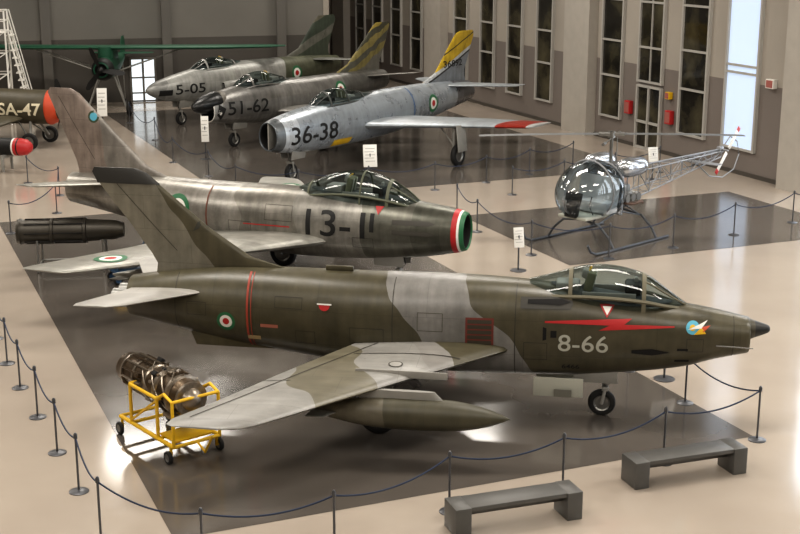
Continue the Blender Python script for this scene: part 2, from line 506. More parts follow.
wing = [(0.3, -4.1, 2.9, 1.32, .09), (.65, -4.4, 2.6, 1.30, .09), (2.2, -5.85, 2.05, 1.24, .085), (3.6, -7.12, 1.55, 1.18, .08), (4.25, -7.72, 1.36, 1.15, .08),
        (4.45, -7.95, 1.15, 1.145, .06), (4.52, -8.2, .8, 1.14, .03)]
fin = [(2.1, -8.0, 2.8, 0, .03), (2.42, -8.35, 2.4, 0, .035), (2.6, -9.0, 1.85, 0, .06), (3.1, -9.75, 1.45, 0, .07), (3.85, -10.65, 1.12, 0, .07), (4.05, -10.9, .98, 0, .06), (4.12, -11.1, .74, 0, .03)]
stab = [(0.1, -9.5, 1.6, 2.02, .07), (.45, -9.85, 1.35, 2.02, .07), (1.5, -10.85, .85, 2.04, .07), (1.68, -11.1, .58, 2.05, .04)]
can = [(-1.38, 1.98, .08, .10), (-1.75, 1.98, .28, .37), (-2.1, 1.98, .37, .60), (-2.6, 1.98, .40, .73), (-3.1, 2.0, .40, .70), (-3.6, 2.05, .36, .50), (-4.05, 2.1, .28, .32)]
P, bf, bw, bt = jet('jet_fighter', (6.24, 20.97, 0), -9.4, fus, wing, fin, stab, dict(fus=m_f, wing=m_w, fin=m_t, stab=m_s, frame=simple('canopy_frame_olive', '#6a6553', .5)),
    can, [(-2.12, .07), (-3.35, .07)], [(-3.05, 2.36)], intake=1.0, exhaust=.5,
    cone=[(0.0, 1.715, .03, .03, .03), (-.04, 1.715, .075, .07, .07), (-.2, 1.71, .15, .125, .13), (-.42, 1.70, .22, .20, .2), (-.8, 1.70, .28, .27, .24), (-1.3, 1.7, .28, .3, .22)],
    cone_mat=skin('nose_paint', [(-13, '#4c4738'), (-.30, '#22211f')], dist=.02, panel=.02), nose_gear=(-2.75, .95, .24), main_gear=(-6.45, 1.47, 1.25, .33))
decal(text_bm('8-66', .84, .30, .005), 'number_marking', P, LGREY, bf, 'R', -3.1, 1.47)
decal(poly_bm([[(-1.2, .02), (.25, .10), (.12, .0), (.95, .0), (.95, -.025), (-.3, -.11), (-.12, -.02), (-1.2, -.01)]]),
      'lightning_marking', P, RED, bf, 'R', -2.55, 1.82)
decal(disc_bm([(.05, 1), (.11, 0)], 20), 'squadron_badge', P, [CYAN, YELLOW], bf, 'R', -1.30, 1.80, cut=False)
decal(poly_bm([([(-.2, -.02), (.12, .12), (.02, 0)], 0), ([(-.1, -.1), (.1, -.08), (.02, .02)], 1), ([(.02, .02), (.17, .05), (.05, -.06)], 2)]), 'eagle_badge', P, [WHITE, YELLOW, ORANGE], bf, 'R', -1.18, 1.79, off=.02)
decal(poly_bm([[(-.13, .1), (.13, .1), (0, -.1)]]), 'warning_triangle', P, RED, bf, 'R', -2.72, 2.02)
decal(poly_bm([[(-.08, .07), (.08, .07), (0, -.06)]]), 'warning_triangle_centre', P, WHITE, bf, 'R', -2.72, 2.02, off=.016)
roundel(P, bf, 'R', -9.35, 1.55, .17)
decal(disc_bm([(.10, 0)], 20), 'service_marking', P, [RED], bf, 'R', -7.55, 1.95, cut=False)
decal(poly_bm([[(-.13, .02), (.13, .02), (.13, .12), (-.13, .12)]]), 'service_stripe', P, [m_f], bf, 'R', -7.55, 1.95, off=.013)
decal(poly_bm([[(-.13, .0), (.13, .0), (.13, .025), (-.13, .025)]]), 'service_line', P, [WHITE], bf, 'R', -7.55, 1.95, off=.018)
decal(poly_bm([[(-.12, -.04), (.12, -.04), (.12, .04), (-.12, .04)]]), 'stencil_plate', P, [simple('stencil_buff', '#a8926c', .6)], bf, 'R', -8.85, 1.27)
decal(poly_bm([[(-.16, -.03), (.16, -.03), (.16, .03), (-.16, .03)]]), 'stencil_strip', P, [simple('stencil_pink', '#a86a58', .6)], bf, 'R', -8.55, 1.52)
decal(poly_bm([[(-.24, -.26), (.24, -.26), (.24, .24), (-.24, .24)]]), 'red_panel', P, [simple('panel_dark_red', '#6e332b', .6)], bf, 'R', -4.85, 1.62)
decal(poly_bm([[(-.205, -.02+k*.09), (.205, -.02+k*.09), (.205, .045+k*.09), (-.205, .045+k*.09)] for k in (-2, -1, 0, 1, 2)]), 'panel_lettering', P, [simple('panel_olive', '#3f382c', .6)], bf, 'R', -4.85, 1.60, off=.016)
decal(poly_bm([[(-.02, -.9), (.02, -.9), (.02, .9), (-.02, .9)], [(.06, -.9), (.075, -.9), (.075, .9), (.06, .9)]]), 'red_band', P, simple('faded_red', '#98402f', .5), bf, 'R', -8.95, 1.72)
decal(poly_bm([[(-.42, -.09), (.42, -.09), (.46, .0), (.42, .09), (-.42, .09)], ]), 'gun_panel', P, [simple('gun_panel', '#3c3a34', .5)], bf, 'R', -3.75, 2.12)
decal(poly_bm([[(-.35, -.03), (.2, -.045), (.38, 0), (.2, .045), (-.35, .03)], ]), 'gun_trough', P, DARK, bf, 'R', -3.7, 2.14, off=.02)
decal(poly_bm([[(-.03, -.12), (.03, -.1), (.03, .1), (-.03, .12)], [(.1, -.06), (.2, -.06), (.2, .06), (.1, .06)]]), 'vents', P, DARK, bf, 'R', -3.75, 1.62)
decal(poly_bm([[(-.34, -.03), (.0, -.06), (.3, 0), (0, .06), (-.34, .03)], ]), 'shell_chute', P, DARK, bf, 'R', -1.95, 1.36)
for zz, ww in ((1.42, .09), (1.2, .12)):
    decal(poly_bm([[(-ww, -.02), (ww, -.02), (ww, .02), (-ww, .02)]]), 'slot', P, DARK, bf, 'R', -1.45, zz)
for xx in (-.62, -4.25, -6.35, -10.3):
    decal(poly_bm([[(-.007, -.8), (.007, -.8), (.007, .8), (-.007, .8)]]), 'frame_joint', P, PL, bf, 'R', xx, 1.6, off=.006)
def outline(w, h, t=.005):
    return [[(-w, -h), (w, -h), (w, -h+t*2), (-w, -h+t*2)], [(-w, h-t*2), (w, h-t*2), (w, h), (-w, h)],
            [(-w, -h), (-w+t*2, -h), (-w+t*2, h), (-w, h)], [(w-t*2, -h), (w, -h), (w, h), (w-t*2, h)]]
PL2 = simple('panel_line_soft', '#4c483d', .6)
for px_, pz_, w_, h_ in ((-5.7, 1.75, .22, .16), (-6.8, 1.45, .3, .14), (-7.9, 1.35, .18, .12), (-3.9, 1.3, .2, .16), (-1.25, 1.5, .14, .12), (-9.9, 1.75, .18, .12), (-8.2, 1.95, .25, .10)):
    decal(poly_bm(outline(w_, h_)), 'access_panel', P, PL if px_ > -4.5 or px_ < -6.2 else PL2, bf, 'R', px_, pz_, off=.005)
for s in (1, -1):
    tank(P, -4.15, 3.3, s*2.6, .82, .26, skin('tank_paint', [(-13, '#706a5a'), (-6.2, '#4e4a39')], (1, 0, 0, 0), dist=.2, panel=.05), 1.2, finmat=GREYP)
bm = bmesh.new()
for s in (1, -1):
    lathe(bm, [(-.3, .17), (0, .17), (0, .14), (.25, .13), (.3, .02)], (-11.25, s*.18, 1.79), 'x', 20, 1)
    airfoil(bm, [(1.0, -8.4, 1.6, 0, .03), (1.25, -8.2, 1.9, 0, .04)], 'z', y0=s*.25)
cyl(bm, (-.9, -.42, 1.5), (-.3, -.47, 1.5), .014, .010, 8, 1)
box(bm, (-7.4, 0, 2.46), (.5, .06, .1), None, 0, .02)
finish(bm, 'small_fittings', [m_f, STEEL], P)
decal(text_bm('6466', .3, .09, .01), 'serial_marking', P, BLACK, bf, 'R', -3.3, 1.02)
bm = bmesh.new()
box(bm, (-3.50, -.42, .62), (.85, .03, .36), Matrix.Rotation(math.radians(8), 3, 'X'), 0, .01)
box(bm, (-3.50, .42, .62), (.85, .03, .36), Matrix.Rotation(math.radians(-8), 3, 'X'), 0, .01)
box(bm, (-3.42, -.45, .52), (.3, .012, .14), Matrix.Rotation(math.radians(8), 3, 'X'), 1)
finish(bm, 'belly_door', [LGREY, simple('door_label', '#75736a', .5)], P)
bm = bmesh.new(); airfoil(bm, [(3.86, -10.64, 1.17, 0, .085), (4.06, -10.88, 1.02, 0, .075), (4.14, -11.08, .78, 0, .04)], 'z')
finish(bm, 'fin_cap', [simple('fin_cap_dark', '#2c2b28', .5)], P)
decal(poly_bm([([(-.09, -.1), (.02, -.05), (.08, .1), (-.02, .05)], 0)]), 'fin_badge', P, [simple('badge_grey', '#3a3932', .6), BLACK], bt, 'R', -9.95, 3.15)
bm = bmesh.new()
for s in (1, -1):
    box(bm, (-5.95, s*2.15, 1.31), (1.5, .02, .12), None, 0, .004)
finish(bm, 'wing_fence', [m_s], P)
for s in (-1, 1):
    decal(poly_bm([[(-.9, -.012), (.9, -.012), (.9, .012), (-.9, .012)]]), 'walkway_line', P, PL, bw, 'T', -6.0, s*1.3)
    ya, yb = .7, 4.2
    def te(y): return -7.0-(y-.65)*.60
    q = [(te(ya)+.42+7.1, s*(ya-1.9)), (te(yb)+.30+7.1, s*(yb-1.9)), (te(yb)+.33+7.1, s*(yb-1.9)), (te(ya)+.45+7.1, s*(ya-1.9))]
    decal(poly_bm([q]), 'flap_line', P, PL, bw, 'T', -7.1, s*1.9, off=.006)
    q = [(.0, -.01), (.5, -.01), (.5, .01), (0, .01)]
    decal(poly_bm([q]), 'aileron_end', P, PL, bw, 'T', te(2.6)+.0, s*2.6, off=.006)
decal(disc_bm([(.10, 0), (.12, 1)], 24), 'filler_cap', P, [m_s, PL], bw, 'T', -6.1, -1.8, cut=False)

# ------------------------------------------------------------ bare metal swept jet "13-1"
MET = dict(metal=.55, rough=.32, panel=.34, grime=.42, dist=.5)
m_f = skin('bare_metal_fuselage', [(-13, '#a6a29a'), (-7.9, '#b0aca4'), (-5.6, '#98948b'), (-4.0, '#a5a29a'), (-2.3, '#7c7b71'), (-1.1, '#68685e')], **MET)
m_w = skin('bare_metal_wing', [(-13, '#a8a69e')], plane='xy', metal=.4, rough=.36, panel=.2, grime=.3)
m_t = skin('bare_metal_fin', [(-13, '#9d9087'), (-9.6, '#96918a')], (1, 0, .2, -.5), metal=.4, rough=.40, panel=.25, grime=.35)
fus = [(0, 1.62, .36, .43, .43, 2), (-.3, 1.62, .45, .51, .52, 2), (-1, 1.6, .56, .62, .64, 2), (-2, 1.58, .64, .74, .74, 2.1), (-3, 1.56, .70, .80, .80, 2.1), (-4.5, 1.56, .74, .82, .82, 2.1),
       (-6, 1.60, .73, .76, .76, 2.1), (-8, 1.74, .60, .62, .62, 2), (-9.5, 1.86, .48, .48, .48, 2), (-10.5, 1.92, .38, .38, .38, 2)]
wing = [(.3, -2.95, 3.4, 1.26, .1), (.72, -3.25, 3.05, 1.26, .1), (3, -4.9, 2.15, 1.31, .09), (5.3, -6.62, 1.30, 1.37, .09), (5.55, -6.85, 1.12, 1.375, .06), (5.64, -7.1, .8, 1.38, .03)]
fin = [(2.0, -7.2, 3.2, 0, .04), (2.35, -7.7, 2.6, 0, .05), (2.6, -8.3, 2.05, 0, .08), (3.4, -9.2, 1.5, 0, .09), (4.3, -10.15, .95, 0, .09), (4.42, -10.4, .62, 0, .05)]
stab = [(.1, -8.7, 1.5, 2.15, .08), (.4, -9.0, 1.3, 2.16, .08), (1.9, -10.1, .72, 2.3, .08), (1.98, -10.3, .4, 2.3, .04)]
can = [(-1.02, 2.02, .10, .10), (-1.42, 2.05, .34, .40), (-1.9, 2.06, .43, .66), (-2.5, 2.08, .46, .78), (-3.1, 2.1, .44, .70), (-3.7, 2.1, .38, .48), (-4.2, 2.1, .25, .26)]
P, bf, bw, bt = jet('jet_fighter', (1.52, 28.7, 0), -21, fus, wing, fin, stab, dict(fus=m_f, wing=m_w, fin=m_t, frame=simple('canopy_frame_green', '#575a48', .5)),
    can, [(-1.8, .07), (-2.45, .04), (-3.8, .06)], [(-2.85, 2.45)], intake=1.6, exhaust=.7, lip=GREEN, nose_gear=(-1.7, .98, .27), main_gear=(-5.3, 1.35, 1.2, .36))
bm = bmesh.new()
for k, (a, b) in enumerate(((0.0, .08), (.08, .13), (.13, .25))):
    def rg(dx):
        ss = cr_interp(fus, 20); s = min(ss, key=lambda q: abs(q[0]+dx)); s = list(s); s[0] = -dx; s[2] += .006; s[3] += .006; s[4] += .006
        return [bm.verts.new(p) for p in ringpts(s, 44)]
    A = rg(a); B = rg(b)
    for i in range(44):
        bm.faces.new((A[i], A[(i+1) % 44], B[(i+1) % 44], B[i])).material_index = k
finish(bm, 'tricolour_ring', [GREEN, WHITE, RED], P)
decal(text_bm('13-1', 1.45, .60, .008), 'number_marking', P, BLACK, bf, 'R', -2.97, 1.70)
decal(text_bm('1', .10, .42, .0), 'number_marking', P, BLACK, bf, 'R', -2.08, 1.78)
roundel(P, bf, 'R', -7.1, 1.76, .33)
roundel(P, bw, 'T', -6.6, -4.35, .36); roundel(P, bw, 'T', -6.6, 4.35, .36)
decal(disc_bm([(.10, 0), (.15, 1)], 24), 'fin_badge', P, [CYAN, simple('badge_dark', '#3f4d38', .6)], bt, 'R', -9.75, 3.75, cut=False)
decal(poly_bm([[(-.02, -.9), (.02, -.9), (.02, .9), (-.02, .9)]]), 'fuselage_break_line', P, simple('rust_line', '#6b4436', .6), bf, 'R', -6.3, 1.7)
decal(poly_bm([([(-.5, -.05), (.35, -.05), (.5, 0), (.35, .05), (-.5, .05)], 0), ([(-.5, .18), (.35, .18), (.5, .23), (.35, .28), (-.5, .28)], 0)]), 'gun_ports', P, simple('gun_dark', '#45423c', .5), bf, 'R', -1.1, 1.6)
decal(poly_bm([[(-.10, .08), (.10, .08), (0, -.1)]]), 'warning_triangle', P, RED, bf, 'R', -1.95, 2.06)
decal(poly_bm([[(-.6, -.012), (.6, -.012), (.6, .012), (-.6, .012)]]), 'red_stripe', P, RED, bf, 'R', -4.7, 1.55)
for px_, pz_, w_, h_ in ((-4.4, 1.85, .35, .18), (-5.4, 1.4, .3, .2), (-8.3, 1.75, .3, .15), (-2.3, 1.3, .25, .12)):
    decal(poly_bm(outline(w_, h_)), 'access_panel', P, PL, bf, 'R', px_, pz_, off=.005)
for s in (1, -1): tank(P, -3.6, 3.6, s*3.4, .78, .28, m_w, 1.3)

# ------------------------------------------------------------ silver fighter "36-38"
m_f = skin('silver_fuselage', [(-14, '#77777a'), (-11.0, '#a6adb3'), (-1.0, '#ccd2d7'), (-.35, '#6a6e70')], metal=.4, rough=.26, panel=.18, grime=.22, dist=.04, rng=(-14, 1))
m_w = skin('silver_wing', [(-6, '#a8aeb2'), (4.0, '#a8aeb2'), (4.1, '#a5382c'), (4.95, '#c9cac8')], (0, 1, 0, 0), rng=(-6, 6), plane='xy', metal=.3, rough=.32, panel=.15, grime=.2, dist=.02)
m_t = skin('fin_yellow_stripes', [(0, '#8b9095'), (3.35, '#30302e'), (3.42, '#c9cccc'), (3.55, '#c9a930'), (3.95, '#30302e'), (4.0, '#c9a930')], (.35, 0, 1, 4.2), rng=(0, 6), dist=.03, metal=.1, panel=.1)
fus = [(0, 1.65, .40, .48, .48, 2.1), (-.4, 1.65, .50, .58, .58, 2.1), (-1.5, 1.66, .62, .72, .72, 2.1), (-3, 1.68, .70, .82, .80, 2.1), (-5, 1.7, .74, .86, .82, 2.1), (-7, 1.74, .72, .84, .80, 2.1),
       (-9, 1.82, .62, .74, .70, 2), (-11, 1.92, .48, .56, .54, 2), (-12.4, 1.98, .38, .40, .40, 2)]
wing = [(.3, -4.0, 3.5, 1.55, .1), (.72, -4.4, 3.2, 1.55, .1), (3, -6.55, 2.4, 1.46, .09), (4.95, -8.35, 1.75, 1.36, .08), (5.12, -8.6, 1.45, 1.35, .04)]
fin = [(2.3, -8.4, 3.9, 0, .03), (2.62, -9.3, 2.9, 0, .05), (2.85, -10.0, 2.2, 0, .07), (4.15, -11.35, 1.5, 0, .07), (4.3, -11.55, 1.3, 0, .05), (4.36, -11.8, .95, 0, .03)]
stab = [(.1, -10.3, 1.7, 2.35, .07), (.4, -10.5, 1.5, 2.35, .07), (2.3, -12.1, .95, 2.3, .07), (2.4, -12.3, .6, 2.3, .04)]
can = [(-2.0, 2.15, .10, .1), (-2.5, 2.15, .34, .45), (-3.0, 2.15, .42, .70), (-3.7, 2.15, .45, .76), (-4.4, 2.2, .42, .60), (-5.2, 2.3, .34, .34), (-6.2, 2.35, .25, .20)]
P, bf, bw, bt = jet('jet_fighter', (-4.33, 42.4, 0), 180+55.5, fus, wing, fin, stab, dict(fus=m_f, wing=m_w, fin=m_t, frame=simple('frame_dark', '#444744', .5)),
    can, [(-2.95, .08), (-3.9, .05), (-4.9, .08)], [(-4.0, 2.55)], intake=1.5, exhaust=.7, lip=simple('lip_grey', '#5d6266', .4, .4), nose_gear=(-1.15, 1.05, .30), main_gear=(-6.8, 3.1, 1.4, .40))
decal(text_bm('36-38', 2.3, .60, .01), 'number_marking', P, BLACK, bf, 'L', -1.75, 1.62)
roundel(P, bf, 'L', -9.0, 1.85, .33)
decal(text_bm('36892', 1.4, .26, .01), 'serial_marking', P, BLACK, bt, 'L', -11.25, 3.15)
decal(poly_bm([[(-.5, -.12), (.5, -.12), (.5, .12), (-.5, .12)]]), 'yellow_panel', P, YELLOW, bf, 'L', -3.3, 1.12)
decal(poly_bm([[(-.03, -.9), (.03, -.9), (.03, .9), (-.03, .9)]]), 'blue_band', P, simple('blue_band', '#3c5f8c', .5), bf, 'L', -7.6, 1.7)
bm = bmesh.new()
box(bm, (-.5, 0, 1.65), (1.0, .05, .86), None, 0, .01)
finish(bm, 'intake_splitter', [GREYP], P)

# ------------------------------------------------------------ black radome fighter "51-62"
m_f = skin('dark_metal_fuselage', [(-13, '#7f7e7a'), (-8, '#918f8b'), (-4, '#868480'), (-1.2, '#a5a4a1')], metal=.45, rough=.30, panel=.25, grime=.35)
m_w = skin('dark_metal_wing', [(-13, '#918f8a')], plane='xy', metal=.35, rough=.4, panel=.2)
m_t = skin('fin_yellow_checks', [(0, '#76746c'), (2.9, '#8a8052'), (3.2, '#5f5e54'), (3.5, '#8f8454'), (3.8, '#504f42'), (4.1, '#a08e48')], (.5, 0, 1, 5.2), rng=(0, 7), dist=.15, dscale=2, metal=.1)
fus = [(-.75, 1.52, .44, .50, .42, 2.1), (-1.2, 1.55, .52, .62, .52, 2.1), (-2, 1.58, .62, .76, .66, 2.1), (-3, 1.6, .70, .82, .76, 2.1), (-4.5, 1.6, .74, .84, .80, 2.1),
       (-6, 1.62, .73, .78, .78, 2.1), (-8, 1.74, .62, .66, .64, 2), (-9.8, 1.86, .50, .52, .50, 2), (-11, 1.92, .40, .40, .40, 2)]
wing = [(.3, -3.6, 3.4, 1.26, .1), (.72, -3.9, 3.05, 1.26, .1), (3, -5.5, 2.15, 1.31, .09), (5.3, -7.2, 1.30, 1.37, .09), (5.6, -7.6, .9, 1.38, .03)]
fin = [(2.1, -7.6, 3.2, 0, .04), (2.45, -8.1, 2.7, 0, .05), (2.7, -8.7, 2.1, 0, .08), (3.5, -9.6, 1.6, 0, .09), (4.25, -10.4, 1.1, 0, .09), (4.36, -10.6, .8, 0, .05)]
stab = [(.1, -9.2, 1.5, 2.15, .08), (.4, -9.5, 1.3, 2.16, .08), (1.9, -10.6, .72, 2.3, .08), (1.98, -10.8, .4, 2.3, .04)]
can = [(-2.0, 2.1, .10, .10), (-2.4, 2.1, .34, .42), (-2.9, 2.1, .43, .66), (-3.5, 2.1, .46, .74), (-4.1, 2.1, .44, .62), (-4.7, 2.1, .38, .45), (-5.3, 2.1, .25, .30)]
P, bf, bw, bt = jet('jet_fighter', (-7.85, 49.0, 0), 180+50, fus, wing, fin, stab, dict(fus=m_f, wing=m_w, fin=m_t),
    can, [(-2.85, .08), (-4.8, .06)], [(-3.9, 2.5)], intake=1.3, exhaust=.7, lip=WHITE,
    cone=[(0, 1.72, .03, .03, .03), (-.1, 1.73, .16, .15, .15), (-.35, 1.76, .30, .28, .28), (-.75, 1.80, .40, .38, .36), (-1.2, 1.82, .46, .44, .36), (-2.0, 1.85, .40, .35, .3)],
    cone_mat=skin('radome_black', [(-13, '#6f6b64'), (-1.2, '#161616')], dist=.01, panel=.02, rough=.3), nose_gear=(-2.1, 1.0, .28), main_gear=(-5.9, 1.6, 1.2, .38))
decal(text_bm('51-62', 2.0, .52, .01), 'number_marking', P, BLACK, bf, 'L', -2.35, 1.6)
roundel(P, bf, 'L', -7.6, 1.8, .33)
decal(poly_bm([([(-.10, -.10), (.12, -.3), (.30, .12), (.0, .3)], 0), ([(-.05, -.02), (.07, -.12), (.12, -.02), (-.0, .08)], 1)]), 'black_nose_flash', P, [BLACK, WHITE], bf, 'L', -.95, 1.5)

# ------------------------------------------------------------ reconnaissance jet "505"
m_f = skin('recon_fuselage', [(-13, '#6c6e5c'), (-7.5, '#a9a9a4'), (-.9, '#8f8f8b')], metal=.3, rough=.36, panel=.2, grime=.3)
m_w = skin('recon_wing', [(-13, '#8f908a')], plane='xy', metal=.3, panel=.2)
m_t = skin('recon_fin', [(0, '#4e5549'), (3.3, '#6f6f66'), (3.7, '#454e43'), (4.3, '#6e6a5c')], (.4, 0, 1, 4.3), rng=(0, 6), dist=.08)
fus = [(0, 1.62, .06, .06, .06, 2), (-.25, 1.62, .24, .24, .24, 2), (-.8, 1.62, .42, .42, .44, 2), (-1.8, 1.63, .56, .62, .62, 2.1), (-3, 1.65, .66, .78, .74, 2.1), (-5, 1.68, .72, .84, .8, 2.1),
       (-7, 1.72, .70, .8, .78, 2.1), (-9, 1.82, .58, .68, .64, 2), (-10.6, 1.92, .46, .50, .5, 2), (-11.4, 1.96, .38, .40, .40, 2)]
wing = [(.3, -3.8, 3.3, 1.5, .1), (1.1, -4.3, 3.0, 1.5, .13), (3, -6.0, 2.3, 1.42, .09), (4.85, -7.6, 1.7, 1.33, .08), (5.0, -7.9, 1.3, 1.32, .04)]
fin = [(2.3, -7.6, 3.4, 0, .03), (2.6, -8.3, 2.6, 0, .05), (2.85, -8.9, 2.0, 0, .07), (4.1, -10.0, 1.4, 0, .07), (4.3, -10.25, 1.05, 0, .03)]
stab = [(.1, -9.3, 1.6, 2.3, .07), (.4, -9.5, 1.4, 2.3, .07), (1.9, -10.7, .8, 2.3, .07), (2.0, -10.9, .5, 2.3, .04)]
can = [(-2.2, 2.1, .10, .1), (-2.7, 2.1, .34, .42), (-3.2, 2.1, .42, .66), (-3.9, 2.1, .44, .70), (-4.6, 2.15, .40, .5), (-5.4, 2.2, .3, .3)]
P, bf, bw, bt = jet('jet_fighter', (-10.75, 55.2, 0), 180+48, fus, wing, fin, stab, dict(fus=m_f, wing=m_w, fin=m_t),
    can, [(-3.1, .08), (-4.7, .08)], [(-4.1, 2.5)], intake=0, exhaust=.7, nose_gear=(-1.8, 1.05, .28), main_gear=(-6.4, 2.6, 1.35, .38))
decal(text_bm('5-05', 1.5, .42, .01), 'number_marking', P, BLACK, bf, 'L', -1.95, 1.6)
decal(poly_bm([[(-.3, -.12), (.3, -.12), (.3, .12), (-.3, .12)]]), 'camera_window', P, BLACK, bf, 'L', -.75, 1.5)
roundel(P, bf, 'L', -8.2, 1.8, .33)
bm = bmesh.new()
for s in (1, -1):
    loft(bm, [(-3.6, 1.5, .14, .26, .2, 2.4), (-4.4, 1.5, .22, .3, .25, 2.4), (-6, 1.5, .12, .2, .2, 2.2)], 24, 4, y0=s*.78, intake=.4)
finish(bm, 'side_intakes', [m_f, DARK], P)

# ------------------------------------------------------------ propeller aircraft
def prop_plane(name, loc, heading, L, r, zc, body, wingm, span, wz, nose_mat, prop_r, blades=3, chord=1.8, wx=-1.3, cowl=.45):
    P = empty(name, loc, heading)
    st = [(0, zc, r*.62, r*.62, r*.62), (-.12, zc, r*.85, r*.85, r*.85), (-.5, zc, r, r, r), (-1.2, zc, r, r*1.02, r), (-.3*L, zc, r*.95, r*1.05, r), (-.5*L, zc+.05, r*.8, r*.85, r*.85),
          (-.75*L, zc+.15, r*.5, r*.55, r*.55), (-L, zc+.3, r*.12, r*.2, r*.2)]
    bm = bmesh.new(); loft(bm, st, 32, 5, intake=.2); fo = finish(bm, 'fuselage', [body, DARK], P)
    bm = bmesh.new()
    ss = [(-.02, zc, r*.78, r*.78, r*.78), (-.12, zc, r*.9, r*.9, r*.9), (-cowl*.8, zc, r*1.03, r*1.03, r*1.03), (-cowl, zc, r*1.03, r*1.03, r*1.03)]
    loft(bm, ss, 32, 4, intake=.15); finish(bm, 'engine_cowling', [nose_mat, DARK], P)
    bm = bmesh.new()
    lathe(bm, [(-.2, .16), (.0, .16), (.12, .13), (.24, .06), (.28, .01)], (.05, 0, zc), 'x', 20, 0)
    for k in range(blades):
        a = 2*math.pi*k/blades+.4; R = Matrix.Rotation(a, 3, 'X')
        q = [(.1, .10, .015), (.3, .13, .012), (.7, .15, .01), (.95, .09, .006), (1, .03, .003)]
        rings = []
        for t, w, th in q:
            tw = math.radians(55-35*t)
            rings.append([bm.verts.new(Vector((.1, 0, zc))+R @ Vector((u*math.sin(tw)+v*math.cos(tw), u*math.cos(tw)-v*math.sin(tw), t*prop_r))) for u, v in ((-w, 0), (0, th), (w, 0), (0, -th))])
        for i in range(len(rings)-1):
            for j in range(4): bm.faces.new((rings[i][j], rings[i][(j+1) % 4], rings[i+1][(j+1) % 4], rings[i+1][j])).material_index = 1
        bm.faces.new(rings[-1]).material_index = 1
    finish(bm, 'propeller', [nose_mat, BLACK], P)
    for s in (1, -1):
        bm = bmesh.new()
        airfoil(bm, [(0, wx, chord, wz, .13), (span*.3, wx-.02, chord, wz+.02, .13), (span*.46, wx-.15, chord*.75, wz+.06, .11), (span*.495, wx-.35, chord*.4, wz+.07, .06)], 'y', s)
        airfoil(bm, [(0, -L*.83, 1.0, zc+.35, .08), (1.3, -L*.86, .7, zc+.36, .08), (1.5, -L*.9, .3, zc+.36, .05)], 'y', s)
        finish(bm, 'wing', wingm, P)
    bm = bmesh.new(); airfoil(bm, [(zc+.2, -L*.8, 1.2, 0, .08), (zc+.9, -L*.85, .95, 0, .08), (zc+1.15, -L*.9, .5, 0, .05)], 'z'); finish(bm, 'tail_fin', body, P)
    bm = bmesh.new()
    for s in (1, -1):
        wheel(bm, (-.9, s*1.0, .33), .33, .2)
        cyl(bm, (-.9, s*.88, .33), (-1.1, s*.35, zc-r*.8), .05, .05, 10, 2); cyl(bm, (-.9, s*.88, .33), (-1.6, s*.35, zc-r*.8), .03, .03, 8, 2)
        if wz > zc+.3: cyl(bm, (-1.4, s*r*.8, zc-r*.4), (wx-.6, s*span*.22, wz), .03, .03, 8, 2); cyl(bm, (-2.0, s*r*.8, zc-r*.4), (wx-1.0, s*span*.22, wz), .03, .03, 8, 2)
    wheel(bm, (-L*.93, 0, .14), .14, .08); cyl(bm, (-L*.93, 0, .14), (-L*.9, 0, zc+.1), .025, .025, 8, 2)
    finish(bm, 'undercarriage', [RUBBER, STEEL, GREYP], P)
    return P, bvh_of([fo])

m1 = simple('dark_olive', '#4a4434', .5, noise=.2); m2 = simple('green_fabric', '#24543e', .5, noise=.15)
P, b_ = prop_plane('propeller_aircraft', (-13.25, 50.6, 0), -8, 8.0, .66, 1.55, m1, m1, 10.5, 1.15, ORANGE, 1.25, cowl=.40)
decal(text_bm('SA-47', 1.75, .48, .02), 'number_marking', P, simple('cream_lettering', '#e6dcc0', .5), b_, 'R', -1.40, 1.52)
canst = [(-2.6, 2.0, .08, .1), (-3.0, 2.0, .3, .45), (-3.6, 2.0, .34, .5), (-4.3, 2.0, .25, .3)]
canopy(P, canst, [(-3.0, .05), (-3.6, .04)], m1, [(-3.6, 2.2)])
P, b_ = prop_plane('propeller_aircraft', (-13.4, 58.6, 0), 270, 5.2, .5, 2.15, m2, m2, 16.5, 3.05, BLACK, 1.1, chord=1.5, wx=-.9)
bm = bmesh.new()
cyl(bm, (-1.1, 0, 2.5), (-1.1, 0, 3.1), .3, .35, 12); box(bm, (-1.6, 0, 2.75), (1.2, .7, .6), None, 0, .1)
finish(bm, 'cabin', [m2], P)

# ------------------------------------------------------------ helicopter (bubble canopy, lattice tail)
H = empty('helicopter', (4.98, 34.3, 0), 223.5)
CHR = simple('polished_alloy', '#b9bcc0', .2, .85)
TUBEM = simple('frame_tube_grey', '#8f9092', .4, .4)
bub = glass('bubble_glass', '#dce4e8', .10, .6)
bm = bmesh.new(); loft(bm, [(.92, 1.35, .05, .05, .05), (.85, 1.36, .28, .28, .28), (.62, 1.38, .56, .56, .54), (.25, 1.42, .76, .76, .70), (-.15, 1.44, .82, .82, .74), (-.5, 1.44, .80, .80, .74), (-.75, 1.42, .74, .72, .70)], 32, 6)
finish(bm, 'bubble_canopy', bub, H)
bm = bmesh.new()
for x, hw, up, dn, zc in ((-.15, .83, .83, .75, 1.44), (-.75, .75, .74, .72, 1.42)):
    tube(bm, [(x, hw*math.cos(a), zc+(up if math.sin(a) > 0 else dn)*math.sin(a)) for a in [2*math.pi*i/32 for i in range(32)]], .022, 8, 0, True)
tube(bm, [(.93, 0, 1.35), (.8, 0, 1.72), (.5, 0, 2.02), (.1, 0, 2.24), (-.4, 0, 2.26), (-.75, 0, 2.16)], .014, 6, 0)
tube(bm, [(.93, 0, 1.35), (.8, 0, 1.02), (.5, 0, .82), (.1, 0, .72), (-.4, 0, .70), (-.75, 0, .72)], .03, 6, 0)
finish(bm, 'bubble_frame', [TUBEM], H)
bm = bmesh.new()
